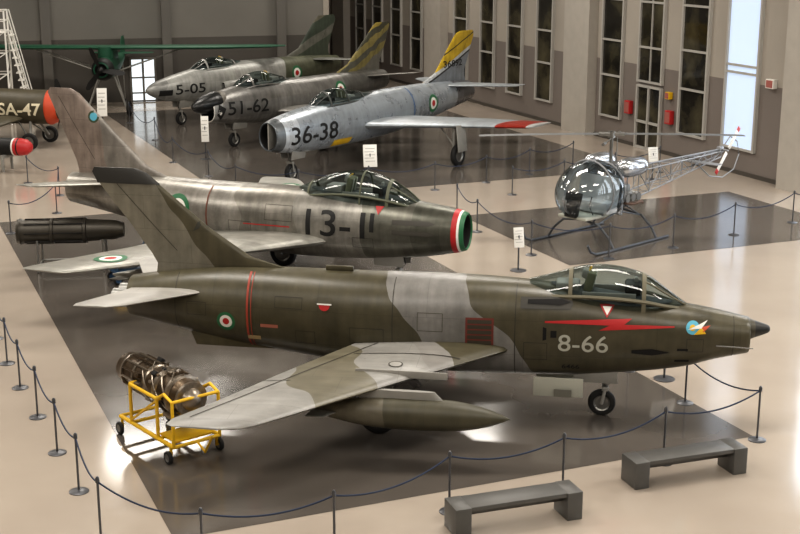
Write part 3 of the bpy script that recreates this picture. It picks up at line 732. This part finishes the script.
box(bm, (-.1, 0, .80), (1.3, .95, .08), None, 0, .02)
box(bm, (-.35, 0, 1.02), (.5, 1.3, .32), None, 1, .05)
box(bm, (-.60, 0, 1.45), (.14, 1.3, .7), Matrix.Rotation(math.radians(-10), 3, 'Y'), 1, .05)
box(bm, (.52, 0, 1.05), (.2, .35, .5), Matrix.Rotation(math.radians(-15), 3, 'Y'), 2, .03)
box(bm, (.48, 0, 1.36), (.12, .5, .24), Matrix.Rotation(math.radians(-15), 3, 'Y'), 2, .03)
for s in (.32, -.32): tube(bm, [(.05, s, .84), (.22, s, 1.1), (.12, s, 1.35)], .015, 6, 2)
finish(bm, 'cabin_interior', [LGREY, simple('heli_seat', '#b4b6b6', .6, noise=.1), BLACK], H)
bm = bmesh.new()
box(bm, (-.82, 0, 1.35), (.06, 1.25, 1.2), None, 0, .02)
box(bm, (-1.3, 0, 1.15), (.7, .55, .65), None, 1, .06)
for s in (1, -1):
    for k in range(3):
        lathe(bm, [(0, .10), (s*.08, .13), (s*.12, .10), (s*.16, .13), (s*.2, .10), (s*.24, .13), (s*.28, .10), (s*.36, .11)], (-1.08-.24*k, s*.26, 1.18), 'y', 14, 1)
    tube(bm, [(-1.05, s*.5, 1.05), (-1.4, s*.55, .98), (-1.8, s*.5, .98), (-2.1, s*.35, .9)], .045, 8, 2)
cyl(bm, (-1.05, 0, 1.4), (-1.05, 0, 2.0), .26, .22, 20, 1)
cyl(bm, (-1.05, 0, 1.9), (-1.05, 0, 2.1), .32, .32, 20, 0)
finish(bm, 'engine', [CHR, STEEL, simple('exhaust_rust', '#6e5546', .6, .4)], H)
bm = bmesh.new()
for s in (1, -1):
    loft(bm, [(-.72, 2.02, .03, .03, .03), (-.8, 2.02, .2, .2, .2), (-1.0, 2.02, .27, .26, .26), (-1.5, 2.02, .27, .26, .26), (-1.75, 2.02, .2, .2, .2), (-1.85, 2.02, .03, .03, .03)], 20, 4, y0=s*.55)
finish(bm, 'fuel_tanks', [CHR], H)
bm = bmesh.new()
for s in (1, -1):
    tube(bm, [(1.25, s*1.12, .34), (1.12, s*1.12, .14), (.9, s*1.12, .05), (.4, s*1.12, .035), (-2.3, s*1.12, .035)], .035, 8)
for x in (.15, -1.75):
    tube(bm, [(x, -1.12, .05), (x, -.95, .32), (x, -.6, .62), (x, 0, .70), (x, .6, .62), (x, .95, .32), (x, 1.12, .05)], .035, 8)
for s in (1, -1):
    tube(bm, [(.15, s*.55, .62), (-.75, s*.5, .85)], .02, 6); tube(bm, [(-1.75, s*.55, .62), (-.85, s*.5, .85)], .02, 6); tube(bm, [(-1.75, s*.5, .64), (-1.3, s*.2, 1.0)], .02, 6)
finish(bm, 'landing_skids', [simple('skid_dark', '#55585c', .4, .4)], H)
bm = bmesh.new()
xs = [-.85-.55*k for k in range(11)]
def corner(k, c):
    t = k/10; w = .36*(1-t)+.07*t; hh = .42*(1-t)+.08*t; zc = 1.35*(1-t)+1.72*t
    return Vector((xs[k], (w if c in (0, 1) else -w), zc+(hh if c in (1, 2) else -hh)))
for c in range(4):
    tube(bm, [corner(k, c) for k in range(11)], .02, 6)
for k in range(11):
    for c in range(4):
        a = corner(k, c); b = corner(k, (c+1) % 4); cyl(bm, a, b, .012, .012, 6)
        if k < 10: cyl(bm, corner(k, c) if (k+c) % 2 else corner(k+1, c), corner(k+1, (c+1) % 4) if (k+c) % 2 else corner(k, (c+1) % 4), .011, .011, 6)
cyl(bm, (-1.2, 0, 1.85), (-6.35, 0, 1.86), .025, .025, 8)
tube(bm, [(-5.2, 0, 1.55), (-5.9, 0, 1.1), (-6.6, 0, .98), (-7.2, 0, 1.15), (-7.45, 0, 1.6), (-7.3, 0, 2.0), (-6.9, 0, 2.2)], .018, 8)
tube(bm, [(-6.3, 0, 1.7), (-6.9, 0, 2.2)], .018, 6)
finish(bm, 'lattice_tail_boom', [TUBEM], H)
bm = bmesh.new()
for s in (1, -1): airfoil(bm, [(0, -5.0, .42, 1.62, .08), (.75, -5.05, .36, 1.62, .08)], 'y', s)
box(bm, (-6.4, .0, 1.85), (.22, .14, .2), None, 0, .03); cyl(bm, (-6.4, 0, 1.85), (-6.4, .28, 1.85), .03, .03, 10)
Rr = Matrix.Rotation(math.radians(-42), 3, 'Y')
box(bm, Vector((-6.4, .26, 1.85))+Rr @ Vector((0, 0, .45)), (.13, .02, .75), Rr, 1, .006); box(bm, Vector((-6.4, .26, 1.85))-Rr @ Vector((0, 0, .45)), (.13, .02, .75), Rr, 1, .006)
box(bm, Vector((-6.4, .26, 1.85))+Rr @ Vector((0, 0, .78)), (.135, .024, .14), Rr, 2, .004); box(bm, Vector((-6.4, .26, 1.85))-Rr @ Vector((0, 0, .78)), (.135, .024, .14), Rr, 2, .004)
finish(bm, 'tail_rotor', [TUBEM, WHITE, RED], H)
bm = bmesh.new()
cyl(bm, (-1.05, 0, 2.0), (-1.05, 0, 2.95), .05, .045, 14); cyl(bm, (-1.05, 0, 2.78), (-1.05, 0, 2.95), .10, .10, 14)
a = math.radians(-223.5); R3 = Matrix.Rotation(a, 3, 'Z'); Rb = Matrix.Rotation(a+math.radians(70), 3, 'Z'); c0 = Vector((-1.05, 0, 2.88))
box(bm, c0, (.7, .16, .10), R3, 0, .02)
for s in (1, -1):
    d = R3 @ Vector((1, 0, 0)); e = R3 @ Vector((0, 1, 0))
    rings = []
    for t, w, th, dz in ((.3, .07, .03, 0), (.5, .15, .022, 0), (2.0, .15, .02, -.01), (3.45, .15, .018, -.04), (3.6, .14, .01, -.045)):
        p = c0+d*s*t+Vector((0, 0, dz)); rings.append([bm.verts.new(p+e*u*w+Vector((0, 0, v*th))) for u, v in ((1, 0), (.5, 1), (-.3, .7), (-1, 0), (-.3, -.6), (.5, -1))])
    for i in range(4):
        for j in range(6): bm.faces.new((rings[i][j], rings[i][(j+1) % 6], rings[i+1][(j+1) % 6], rings[i+1][j])).material_index = 1
    bm.faces.new(rings[0]).material_index = 1; bm.faces.new(rings[-1]).material_index = 1
    d2 = Rb @ Vector((1, 0, 0)); cyl(bm, c0-Vector((0, 0, .12)), c0-Vector((0, 0, .12))+d2*s*.95, .014, .014, 8)
    cyl(bm, c0-Vector((0, 0, .12))+d2*s*.9, c0-Vector((0, 0, .12))+d2*s*1.15, .045, .045, 10)
    cyl(bm, (-1.05+.1*s, .12, 2.1), (-1.05+.1*s, .12, 2.8), .012, .012, 6)
finish(bm, 'main_rotor', [STEEL, simple('rotor_grey', '#5b5c5c', .5)], H)

# ------------------------------------------------------------ jet engine on yellow stand
E = empty('jet_engine_on_stand', (-3.85, 20.2, 0), -51)
BRZ = simple('engine_bronze', '#5e5040', .38, .75, noise=.55, nscale=9, bump=.4); BR2 = simple('engine_steel', '#978d80', .32, .85, noise=.4, nscale=12)
bm = bmesh.new()
lathe(bm, [(-1.25, .20), (-1.25, .26), (-1.1, .27), (-1.05, .30), (-1.0, .30), (-1.0, .26), (-.7, .26), (-.68, .29), (-.62, .29), (-.62, .27), (-.3, .27), (-.28, .30), (-.22, .30), (-.2, .28),
           (.1, .30), (.12, .34), (.2, .34), (.22, .30), (.5, .30), (.52, .34), (.58, .34), (.6, .29), (.75, .25), (.78, .28), (.84, .28), (.84, .21)], (0, 0, .98), 'x', 36,
      mis=[0, 0, 0, 1, 1, 0, 0, 1, 1, 0, 0, 1, 1, 0, 0, 1, 1, 0, 0, 1, 1, 0, 0, 1, 1])
lathe(bm, [(-1.3, .1), (-1.22, .2), (-1.1, .05)], (0, 0, .98), 'x', 24, 2)
lathe(bm, [(.8, .2), (.92, .16), (1.0, .05)], (0, 0, .98), 'x', 24, 1)
for k in range(14):
    a = 2*math.pi*k/14
    y = math.cos(a)*.31; z = .98+math.sin(a)*.31
    cyl(bm, (-.95, y, z), (-.25, y, z), .018, .018, 6, 1 if k % 2 else 0)
    box(bm, (random.uniform(-.6, .6), y*1.08, .98+math.sin(a)*.335), (.14, .08, .08), Matrix.Rotation(a, 3, 'X'), k % 3, .012)
    box(bm, (random.uniform(.0, .5), y*1.06, .98+math.sin(a)*.33), (.09, .06, .05), Matrix.Rotation(a, 3, 'X'), (k+1) % 3, .01)
for k in range(8):
    a = k*.8; pts = [(-.3+.10*i, math.cos(a+.25*i)*.345, .98+math.sin(a+.25*i)*.345) for i in range(10)]
    tube(bm, pts, .014, 6, 1)
box(bm, (.3, 0, .60), (.5, .22, .16), None, 1, .03)
for s in (1, -1): cyl(bm, (.35, s*.2, .66), (.7, s*.2, .66), .07, .07, 12, 1)
finish(bm, 'engine_body', [BRZ, BR2, DARK], E)
bm = bmesh.new()
for s in (1, -1):
    tube(bm, [(-.85, s*.42, .30), (.95, s*.42, .30)], .035, 8)
    tube(bm, [(-.45, s*.42, .30), (-.45, s*.42, .98)], .03, 8); tube(bm, [(.45, s*.42, .30), (.45, s*.42, .98)], .03, 8)
    tube(bm, [(-.45, s*.42, .98), (.45, s*.42, .98)], .03, 8)
    tube(bm, [(-.45, s*.42, .35), (.45, s*.42, .95)], .02, 8)
    tube(bm, [(.45, s*.42, .98), (.7, s*.42, 1.12), (.95, s*.42, 1.05), (.95, s*.42, .3)], .028, 8)
    for x in (-.45, .45): cyl(bm, (x, s*.42, .98), (x, s*.3, .98), .04, .04, 10)
    for x in (-.8, .85):
        wheel(bm, (x, s*.47, .11), .11, .07, 1, 2); cyl(bm, (x, s*.42, .12), (x, s*.42, .3), .025, .025, 8)
        cyl(bm, (x, s*.40, .11), (x, s*.48, .11), .02, .02, 8)
for x in (-.85, -.45, .45, .95): tube(bm, [(x, -.42, .30), (x, .42, .30)], .03, 8)
tube(bm, [(.95, -.42, 1.05), (.95, .42, 1.05)], .028, 8); tube(bm, [(.95, -.42, .65), (.95, .42, .65)], .022, 8)
box(bm, (.62, 0, .34), (.5, .7, .03), None, 0, .005)
tube(bm, [(.95, 0, .3), (1.2, 0, .2), (1.45, 0, .55)], .02, 8)
finish(bm, 'yellow_stand', [YELLOW, RUBBER, STEEL], E)

# dark engine casing under the tail of the metal jet
E = empty('jet_engine', (-8.2, 31.6, 0), 6)
bm = bmesh.new()
lathe(bm, [(-1.3, .2), (-1.3, .30), (-1.22, .33), (-1.15, .30), (-.5, .29), (-.48, .32), (-.42, .32), (-.4, .29), (.3, .29), (.32, .32), (.38, .32), (.4, .28), (1.1, .24), (1.3, .18)], (0, 0, .98), 'x', 32, 0)
lathe(bm, [(-1.32, .02), (-1.31, .24), (-1.1, .24)], (0, 0, .98), 'x', 24, 1)
for k in range(8):
    a = 2*math.pi*k/8; cyl(bm, (-1.1, math.cos(a)*.31, .98+math.sin(a)*.31), (.4, math.cos(a)*.31, .98+math.sin(a)*.31), .015, .015, 6, 1)
finish(bm, 'engine_casing', [simple('casing_dark', '#45413a', .42, .5, noise=.3), DARK], E)
bm = bmesh.new()
for x in (-.8, .8):
    for s in (1, -1): tube(bm, [(x, s*.4, .02), (x, s*.28, .8)], .03, 8)
    tube(bm, [(x, -.38, .15), (x, .38, .15)], .025, 8); tube(bm, [(x, -.28, .72), (x, 0, .66), (x, .28, .72)], .03, 8)
for s in (1, -1): tube(bm, [(-.8, s*.38, .15), (.8, s*.38, .15)], .025, 8)
finish(bm, 'cradle', [STEEL], E)

# small service trolley
T = empty('service_trolley', (-6.6, 30.4, 0), 30)
bm = bmesh.new()
box(bm, (0, 0, .55), (.7, .45, .22), None, 0, .04); box(bm, (0, 0, .3), (.75, .5, .05), None, 1, .01)
for x in (-.3, .3):
    for s in (1, -1): wheel(bm, (x, s*.25, .12), .12, .06, 2, 1); cyl(bm, (x, s*.2, .12), (x, s*.2, .5), .02, .02, 8, 1)
tube(bm, [(.35, -.2, .6), (.55, -.2, .9), (.55, .2, .9), (.35, .2, .6)], .018, 8, 1)
finish(bm, 'trolley_body', [YELLOW, simple('trolley_blue', '#2e4a66', .5), RUBBER], T)

# torpedo on cradle at the left
T = empty('torpedo', (-12.9, 45.2, 0), -12)
bm = bmesh.new()
lathe(bm, [(0, .02), (-.05, .16), (-.2, .27), (-.45, .31), (-.5, .31), (-.62, .31), (-.68, .31), (-3.6, .31), (-4.3, .2), (-4.8, .06)], (0, 0, .85), 'x', 28, mis=[0, 0, 0, 1, 0, 2, 1, 1, 1])
for a in range(4):
    R = Matrix.Rotation(a*math.pi/2, 3, 'X'); box(bm, Vector((-4.5, 0, .85))+R @ Vector((0, 0, .22)), (.5, .02, .4), R, 1)
for x in (-1.0, -3.2):
    box(bm, (x, 0, .52), (.12, .7, .12), None, 3, .01)
    for s in (1, -1): box(bm, (x, s*.32, .27), (.08, .08, .54), None, 3, .01)
finish(bm, 'torpedo_body', [RED, BLACK, WHITE, GREYP], T)

# white access stair tower
T = empty('access_stair_tower', (-17.75, 57.0, 0), 10)
bm = bmesh.new()
for x in (-.7, .7):
    for y in (-.6, .6): cyl(bm, (x, y, 0), (x, y, 4.9), .04, .04, 8)
for z in (.4, 1.3, 2.2, 3.1, 4.0, 4.45, 4.88):
    for x in (-.7, .7): cyl(bm, (x, -.6, z), (x, .6, z), .025, .025, 6)
    for y in (-.6, .6): cyl(bm, (-.7, y, z), (.7, y, z), .025, .025, 6)
for z in (.4, 1.3, 2.2, 3.1):
    for y in (-.6, .6): cyl(bm, (-.7, y, z), (.7, y, z+.9), .018, .018, 6)
    cyl(bm, (.7, -.6, z), (.7, .6, z+.9), .018, .018, 6)
box(bm, (0, 0, 3.98), (1.5, 1.3, .06), None, 0)
for k in range(12): box(bm, (.85+.06*(11-k), 0, .3+k*.32), (.26, .9, .04), None, 0)
for s in (1, -1): cyl(bm, (1.6, s*.45, .15), (.8, s*.45, 4.0), .04, .04, 8); cyl(bm, (1.6, s*.45, 1.15), (.8, s*.45, 4.9), .025, .025, 8)
finish(bm, 'tower_frame', [WHITE], T)

# ------------------------------------------------------------ benches
bm_m = simple('bench_dark_metal', '#5c5b58', .42, .2, noise=.12)
def bench(loc, rz):
    bm = bmesh.new()
    for s in (1, -1): box(bm, (s*.86, 0, .215), (.24, .46, .43), None, 0, .012)
    box(bm, (0, 0, .395), (1.5, .42, .07), None, 0, .01)
    box(bm, (0, 0, .30), (1.5, .05, .14), None, 0, .006)
    finish(bm, 'bench', [bm_m], loc=loc, rz=rz)
bench((1.63, 17.15, 0), 19); bench((4.42, 18.78, 0), 19)

# ------------------------------------------------------------ rope barriers
POST = simple('post_steel', '#5c5d60', .35, .6)
def barrier(pts, h=.92):
    bm = bmesh.new(); P3 = [Vector((x, y, 0)) for x, y in pts]
    for p in P3:
        lathe(bm, [(0.0, .15), (.012, .15), (.025, .12), (.035, .03)], p, 'z', 20, 0)
        cyl(bm, p+Vector((0, 0, .02)), p+Vector((0, 0, h)), .018, .018, 10)
        lathe(bm, [(h-.06, .03), (h, .03), (h+.03, .015)], p, 'z', 12, 0)
    for a, b in zip(P3[:-1], P3[1:]):
        L_ = (b-a).length; sag = .085*L_
        tube(bm, [a.lerp(b, t/12)+Vector((0, 0, h-.05-sag*4*(t/12)*(1-t/12))) for t in range(13)], .013, 6, 1)
    finish(bm, 'rope_barrier', [POST, NAVY])
barrier([(-10.3, 31.0), (-9.7, 29.2), (-9.05, 27.5), (-8.4, 25.8), (-7.7, 24.2), (-7.05, 22.8), (-6.32, 21.3), (-5.57, 19.7), (-4.86, 18.2), (-4.17, 16.6), (-2.6, 15.6), (-.89, 16.15), (.72, 17.5), (2.46, 18.2), (4.2, 19.3), (5.95, 20.26), (5.12, 22.0), (4.4, 23.8)])
barrier([(1.7, 38.0), (2.17, 35.7), (3.43, 33.0), (5.4, 32.6), (7.3, 33.8), (9.3, 35.3), (11.4, 36.9), (13.1, 38.0)])
barrier([(-11.9, 57.0), (-9.9, 52.2), (-8.3, 47.0), (-6.6, 44.2), (-5.3, 41.3), (-3.2, 40.4), (-1.0, 41.0), (1.14, 41.8), (2.9, 43.1), (4.5, 44.6), (6.2, 46.1)])
barrier([(-12.5, 43.0), (-10.9, 40.9), (-10.3, 38.2), (-10.9, 35.5)])
barrier([(3.6, 41.0), (5.4, 42.2), (7.3, 43.6), (9.1, 45.0)])

# ------------------------------------------------------------ info signs
PAN = simple('sign_panel_white', '#e2e0da', .4); INK = simple('sign_print', '#8b8a86', .6)
def sign(loc, rz, h=1.35, w=.46, ph=.75):
    bm = bmesh.new()
    lathe(bm, [(0, .2), (.015, .2), (.03, .03)], (0, 0, 0), 'z', 20, 1)
    cyl(bm, (0, 0, .01), (0, 0, h-ph*.4), .022, .022, 10, 1)
    R = Matrix.Rotation(math.radians(-12), 3, 'X')
    box(bm, (0, 0, h-ph/2), (w, .025, ph), R, 0, .004)
    for k in range(5): box(bm, Vector((0, 0, h-ph/2))+R @ Vector((-.03*(k % 2), -.016, ph*.32-ph*.14*k)), (w*.7, .004, ph*.02), R, 2)
    finish(bm, 'info_sign', [PAN, POST, INK], loc=loc, rz=rz)
sign((-1.0, 43.0, 0), 10, 1.3); sign((-7.2, 47.7, 0), 10, 1.6, .28, .95); sign((2.95, 31.4, 0), 15, 1.1, .26, .5); sign((-12.75, 55.6, 0), 5, 1.7, .42, 1.2)
sign((5.0, 23.3, 0), 20, .75, .5, .32); sign((8.6, 43.7, 0), 15, 1.1, .35, .5)

# ------------------------------------------------------------ room shell
def floor_material(name, c1, c2, r1, r2):
    m = bpy.data.materials.new(name); m.use_nodes = True; nt = m.node_tree; N = nt.nodes; L = nt.links; b = N['Principled BSDF']
    tc = N.new('ShaderNodeTexCoord')
    n = N.new('ShaderNodeTexNoise'); n.inputs['Scale'].default_value = .35; n.inputs['Detail'].default_value = 5; L.new(tc.outputs['Object'], n.inputs['Vector'])
    cr = N.new('ShaderNodeValToRGB'); L.new(n.outputs['Fac'], cr.inputs['Fac'])
    cr.color_ramp.elements[0].position = .3; cr.color_ramp.elements[0].color = hx(c1); cr.color_ramp.elements[1].position = .7; cr.color_ramp.elements[1].color = hx(c2)
    L.new(cr.outputs['Color'], b.inputs['Base Color'])
    n2 = N.new('ShaderNodeTexNoise'); n2.inputs['Scale'].default_value = 1.2; n2.inputs['Detail'].default_value = 8; L.new(tc.outputs['Object'], n2.inputs['Vector'])
    mr = N.new('ShaderNodeMapRange'); mr.inputs['To Min'].default_value = r1; mr.inputs['To Max'].default_value = r2; L.new(n2.outputs['Fac'], mr.inputs['Value']); L.new(mr.outputs['Result'], b.inputs['Roughness'])
    b.inputs['IOR'].default_value = 1.8
    return m
FLM = floor_material('floor_resin', '#a3988c', '#afa497', .06, .17)
bm = bmesh.new(); bm.faces.new([bm.verts.new(p) for p in ((-40, -8, 0), (40, -8, 0), (40, 92, 0), (-40, 92, 0))])
floor = finish(bm, 'floor', [FLM], smooth=False)
A_ = Vector((-.387, .922, 0)); B_ = Vector((.922, .387, 0))
zm = floor_material('floor_dark_zone', '#544f4a', '#605a54', .08, .20)
def zone(c, w, d, z=.004):
    c = Vector((c[0], c[1], z)); bm = bmesh.new()
    bm.faces.new([bm.verts.new(p) for p in (c, c+B_*w, c+B_*w+A_*d, c+A_*d)])
    finish(bm, 'display_zone', [zm], parent=floor, smooth=False)
zone((-3.15, 16.6), 9.85, 22)
zone((4.3, 31.9), 9.6, 6.4)
zone((-5.2, 39.9), 15.0, 22)
zone((-17.0, 37.0), 5.0, 22)

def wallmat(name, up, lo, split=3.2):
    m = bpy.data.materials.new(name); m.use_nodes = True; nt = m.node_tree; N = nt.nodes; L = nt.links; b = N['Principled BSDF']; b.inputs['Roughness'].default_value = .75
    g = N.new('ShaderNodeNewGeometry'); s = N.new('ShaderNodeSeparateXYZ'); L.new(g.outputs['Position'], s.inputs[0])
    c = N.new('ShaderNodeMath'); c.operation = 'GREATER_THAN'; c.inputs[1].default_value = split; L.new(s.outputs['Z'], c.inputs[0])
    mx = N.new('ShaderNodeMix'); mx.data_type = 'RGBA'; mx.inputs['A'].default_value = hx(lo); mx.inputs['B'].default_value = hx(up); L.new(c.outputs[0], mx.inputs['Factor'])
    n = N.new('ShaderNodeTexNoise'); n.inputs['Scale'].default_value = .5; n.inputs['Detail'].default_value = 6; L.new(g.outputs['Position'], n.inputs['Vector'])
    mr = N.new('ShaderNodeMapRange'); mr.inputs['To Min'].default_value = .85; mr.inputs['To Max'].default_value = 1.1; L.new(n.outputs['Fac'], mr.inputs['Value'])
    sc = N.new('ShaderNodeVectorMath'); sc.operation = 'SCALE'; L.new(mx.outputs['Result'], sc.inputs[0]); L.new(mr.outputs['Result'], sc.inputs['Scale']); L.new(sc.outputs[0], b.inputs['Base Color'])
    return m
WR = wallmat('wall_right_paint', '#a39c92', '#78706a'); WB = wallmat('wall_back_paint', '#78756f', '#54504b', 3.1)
CH = 13.
def wall(name, p1, p2, mat, th=.3):
    p1 = Vector((*p1, 0)); p2 = Vector((*p2, 0)); d = (p2-p1); L_ = d.length; a = math.degrees(math.atan2(d.y, d.x))
    bm = bmesh.new(); box(bm, (L_/2, th/2, CH/2), (L_, th, CH))
    return finish(bm, name, [mat], smooth=False, loc=p1, rz=a)
B0 = Vector((12.85, 42.1, 0))
def wp(t): p = B0+A_*t; return (p.x, p.y)
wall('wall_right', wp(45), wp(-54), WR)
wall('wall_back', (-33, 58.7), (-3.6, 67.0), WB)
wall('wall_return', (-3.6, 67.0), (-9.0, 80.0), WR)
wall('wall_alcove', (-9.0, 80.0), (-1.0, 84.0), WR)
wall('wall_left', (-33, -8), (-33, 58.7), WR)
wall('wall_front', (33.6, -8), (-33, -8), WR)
bm = bmesh.new(); bm.faces.new([bm.verts.new(p) for p in ((-40, -8, CH), (40, -8, CH), (40, 92, CH), (-40, 92, CH))])
finish(bm, 'ceiling', [simple('ceiling_paint', '#a5a29d', .8)], smooth=False)

aw = math.degrees(math.atan2(A_.y, A_.x))
WF = simple('window_frame', '#aaa7a1', .45)
def darkpane():
    m = bpy.data.materials.new('window_glass_dark'); m.use_nodes = True; nt = m.node_tree; N = nt.nodes; L = nt.links; b = N['Principled BSDF']
    g = N.new('ShaderNodeNewGeometry'); n = N.new('ShaderNodeTexNoise'); n.inputs['Scale'].default_value = .9; n.inputs['Detail'].default_value = 5; L.new(g.outputs['Position'], n.inputs['Vector'])
    cr = N.new('ShaderNodeValToRGB'); L.new(n.outputs['Fac'], cr.inputs['Fac'])
    cr.color_ramp.elements[0].position = .4; cr.color_ramp.elements[0].color = hx('#24221e'); cr.color_ramp.elements[1].position = .7; cr.color_ramp.elements[1].color = hx('#55503f')
    L.new(cr.outputs['Color'], b.inputs['Base Color']); b.inputs['Roughness'].default_value = .08
    return m
DP = darkpane(); DAY = simple('window_daylight', '#b6c6dc', .2, emit=.72)
DAY2 = simple('window_daylight_bright', '#dbe6f2', .2, emit=5.0)
wn = [0]
def window(t0, t1, z0, z1, pane, hbars=(3.3, 5.6, 7.9), vb=True):
    wn[0] += 1; w = t1-t0; bm = bmesh.new()
    box(bm, (w/2, .03, (z0+z1)/2), (w, .04, z1-z0), None, 1)
    for x in (0, w): box(bm, (x, .06, (z0+z1)/2), (.09, .14, z1-z0+.09), None, 0)
    for z in (z0, z1)+tuple(q for q in hbars if z0 < q < z1): box(bm, (w/2, .055, z), (w, .12, .08), None, 0)
    if vb: box(bm, (w/2, .05, (z0+z1)/2), (.05, .1, z1-z0), None, 0)
    p = B0+A_*t0
    finish(bm, 'window_%d' % wn[0], [WF, pane], smooth=False, loc=(p.x, p.y, 0), rz=aw)
for t0, t1 in ((4.8, 6.4), (10.4, 11.9), (16.0, 17.4), (18.8, 20.2), (21.6, 23.0), (24.5, 26.0), (30.1, 31.5), (32.9, 34.3), (35.7, 37.1), (38.4, 39.8)):
    window(t0, t1, .95, 10, DP, (2.6, 4.0, 5.6, 7.9), vb=False)
window(7.6, 9.2, 2.6, 10, DP, (3.9, 5.6, 7.9), vb=True)
window(1.95, 3.7, .9, 10, DAY, (3.5, 3.75, 6.5), vb=False)
for k in range(8): window(-3.2-4.2*k, -1.4-4.2*k, .9, 10, DAY2, vb=False)
bm = bmesh.new(); box(bm, (.8, .03, 1.2), (1.5, .04, 2.4), None, 1)
for x in (.0, .8, 1.6): box(bm, (x, .07, 1.22), (.09, .12, 2.44), None, 0)
for z in (.05, 1.05, 2.42): box(bm, (.8, .07, z), (1.6, .12, .09), None, 0)
cyl(bm, (.72, .16, .9), (.72, .16, 1.3), .02, .02, 8, 0)
p = B0+A_*7.6; finish(bm, 'door_1', [WF, DP], smooth=False, loc=(p.x, p.y, 0), rz=aw)
PIL = simple('pilaster_paint', '#aaa49b', .7, noise=.06)
for i, (t0, t1) in enumerate(((12.4, 14.4), (26.9, 28.9), (41.0, 43.0), (-1.1, .2))):
    bm = bmesh.new(); box(bm, ((t1-t0)/2, .22, CH/2), (t1-t0, .44, CH), None, 0)
    p = B0+A_*t0; finish(bm, 'trim_%d' % (i+1), [PIL], smooth=False, loc=(p.x, p.y, 0), rz=aw)
bm = bmesh.new(); box(bm, (49.5, .02, .07), (99, .05, .14)); p = B0-A_*54; finish(bm, 'baseboard_right', [simple('baseboard', '#4b4640', .6)], smooth=False, loc=(p.x, p.y, 0), rz=aw)
def cab(t, z, w, h, mat, name):
    bm = bmesh.new(); box(bm, (0, .09, z), (w, .18, h), None, 0, .01); box(bm, (0, .185, z), (w*.8, .01, h*.8), None, 1)
    p = B0+A_*t+Vector((-.922, -.387, 0))*.01; finish(bm, name, [mat, simple(name+'_front', '#a06058', .5)], smooth=False, loc=(p.x, p.y, 0), rz=aw)
cab(6.95, 1.45, .36, .5, RED, 'fire_hose_cabinet'); cab(9.75, 1.5, .36, .5, RED, 'fire_hose_cabinet'); cab(1.2, 3.3, .4, .3, WHITE, 'wall_sign')
cab(7.05, 2.25, .26, .26, YELLOW, 'warning_sign')
ab = math.degrees(math.atan2(67-58.7, 29.4))
def onback(X): return Vector((X, 58.7+(X+33)*8.3/29.4, 0))
p = onback(-13.25)
bm = bmesh.new(); box(bm, (.6, -.03, 1.05), (1.1, .04, 2.1), None, 1)
for x in (0, .6, 1.2): box(bm, (x, -.06, 1.08), (.1, .12, 2.16), None, 0)
for z in (.05, .45, 1.2, 2.12): box(bm, (.6, -.06, z), (1.2, .12, .07), None, 0)
finish(bm, 'door_2', [simple('door_frame_dark', '#6a665f', .5), simple('door_daylight', '#e0e8ec', .2, emit=1.0)], smooth=False, loc=p, rz=ab)
for i in range(5):
    p = onback(-28+5.5*i); bm = bmesh.new(); box(bm, (0, -.14, CH/2), (.45, .28, CH)); finish(bm, 'trim_%d' % (5+i), [simple('back_pilaster', '#696661', .7)], smooth=False, loc=p, rz=ab)

# ------------------------------------------------------------ lights
w = bpy.data.worlds.new('world'); scene.world = w; w.use_nodes = True
w.node_tree.nodes['Background'].inputs[0].default_value = (.75, .82, .9, 1); w.node_tree.nodes['Background'].inputs[1].default_value = .6
def area(name, loc, sx, sy, power, col, rot=(0, 0, 0)):
    l = bpy.data.lights.new(name, 'AREA'); l.shape = 'RECTANGLE'; l.size = sx; l.size_y = sy; l.energy = power; l.color = col
    o = bpy.data.objects.new(name, l); COL.objects.link(o); o.location = loc; o.rotation_euler = rot; return o
for i in range(4):
    for j in range(5):
        area('ceiling_light', (-16+11*i-1.5*j, 8+14*j, CH-.3), 5.0, 2.4, (860, 860, 840, 760, 620)[j], (1, .94, .86))

# ------------------------------------------------------------ camera
cd = bpy.data.cameras.new('camera'); cam = bpy.data.objects.new('camera', cd); COL.objects.link(cam)
cam.location = (0, 0, 8.23); cam.rotation_euler = (math.radians(90-14.53), 0, 0)
cd.sensor_width = 36; cd.lens = 1300/800*36; cd.clip_end = 300
scene.camera = cam
print('DONE')
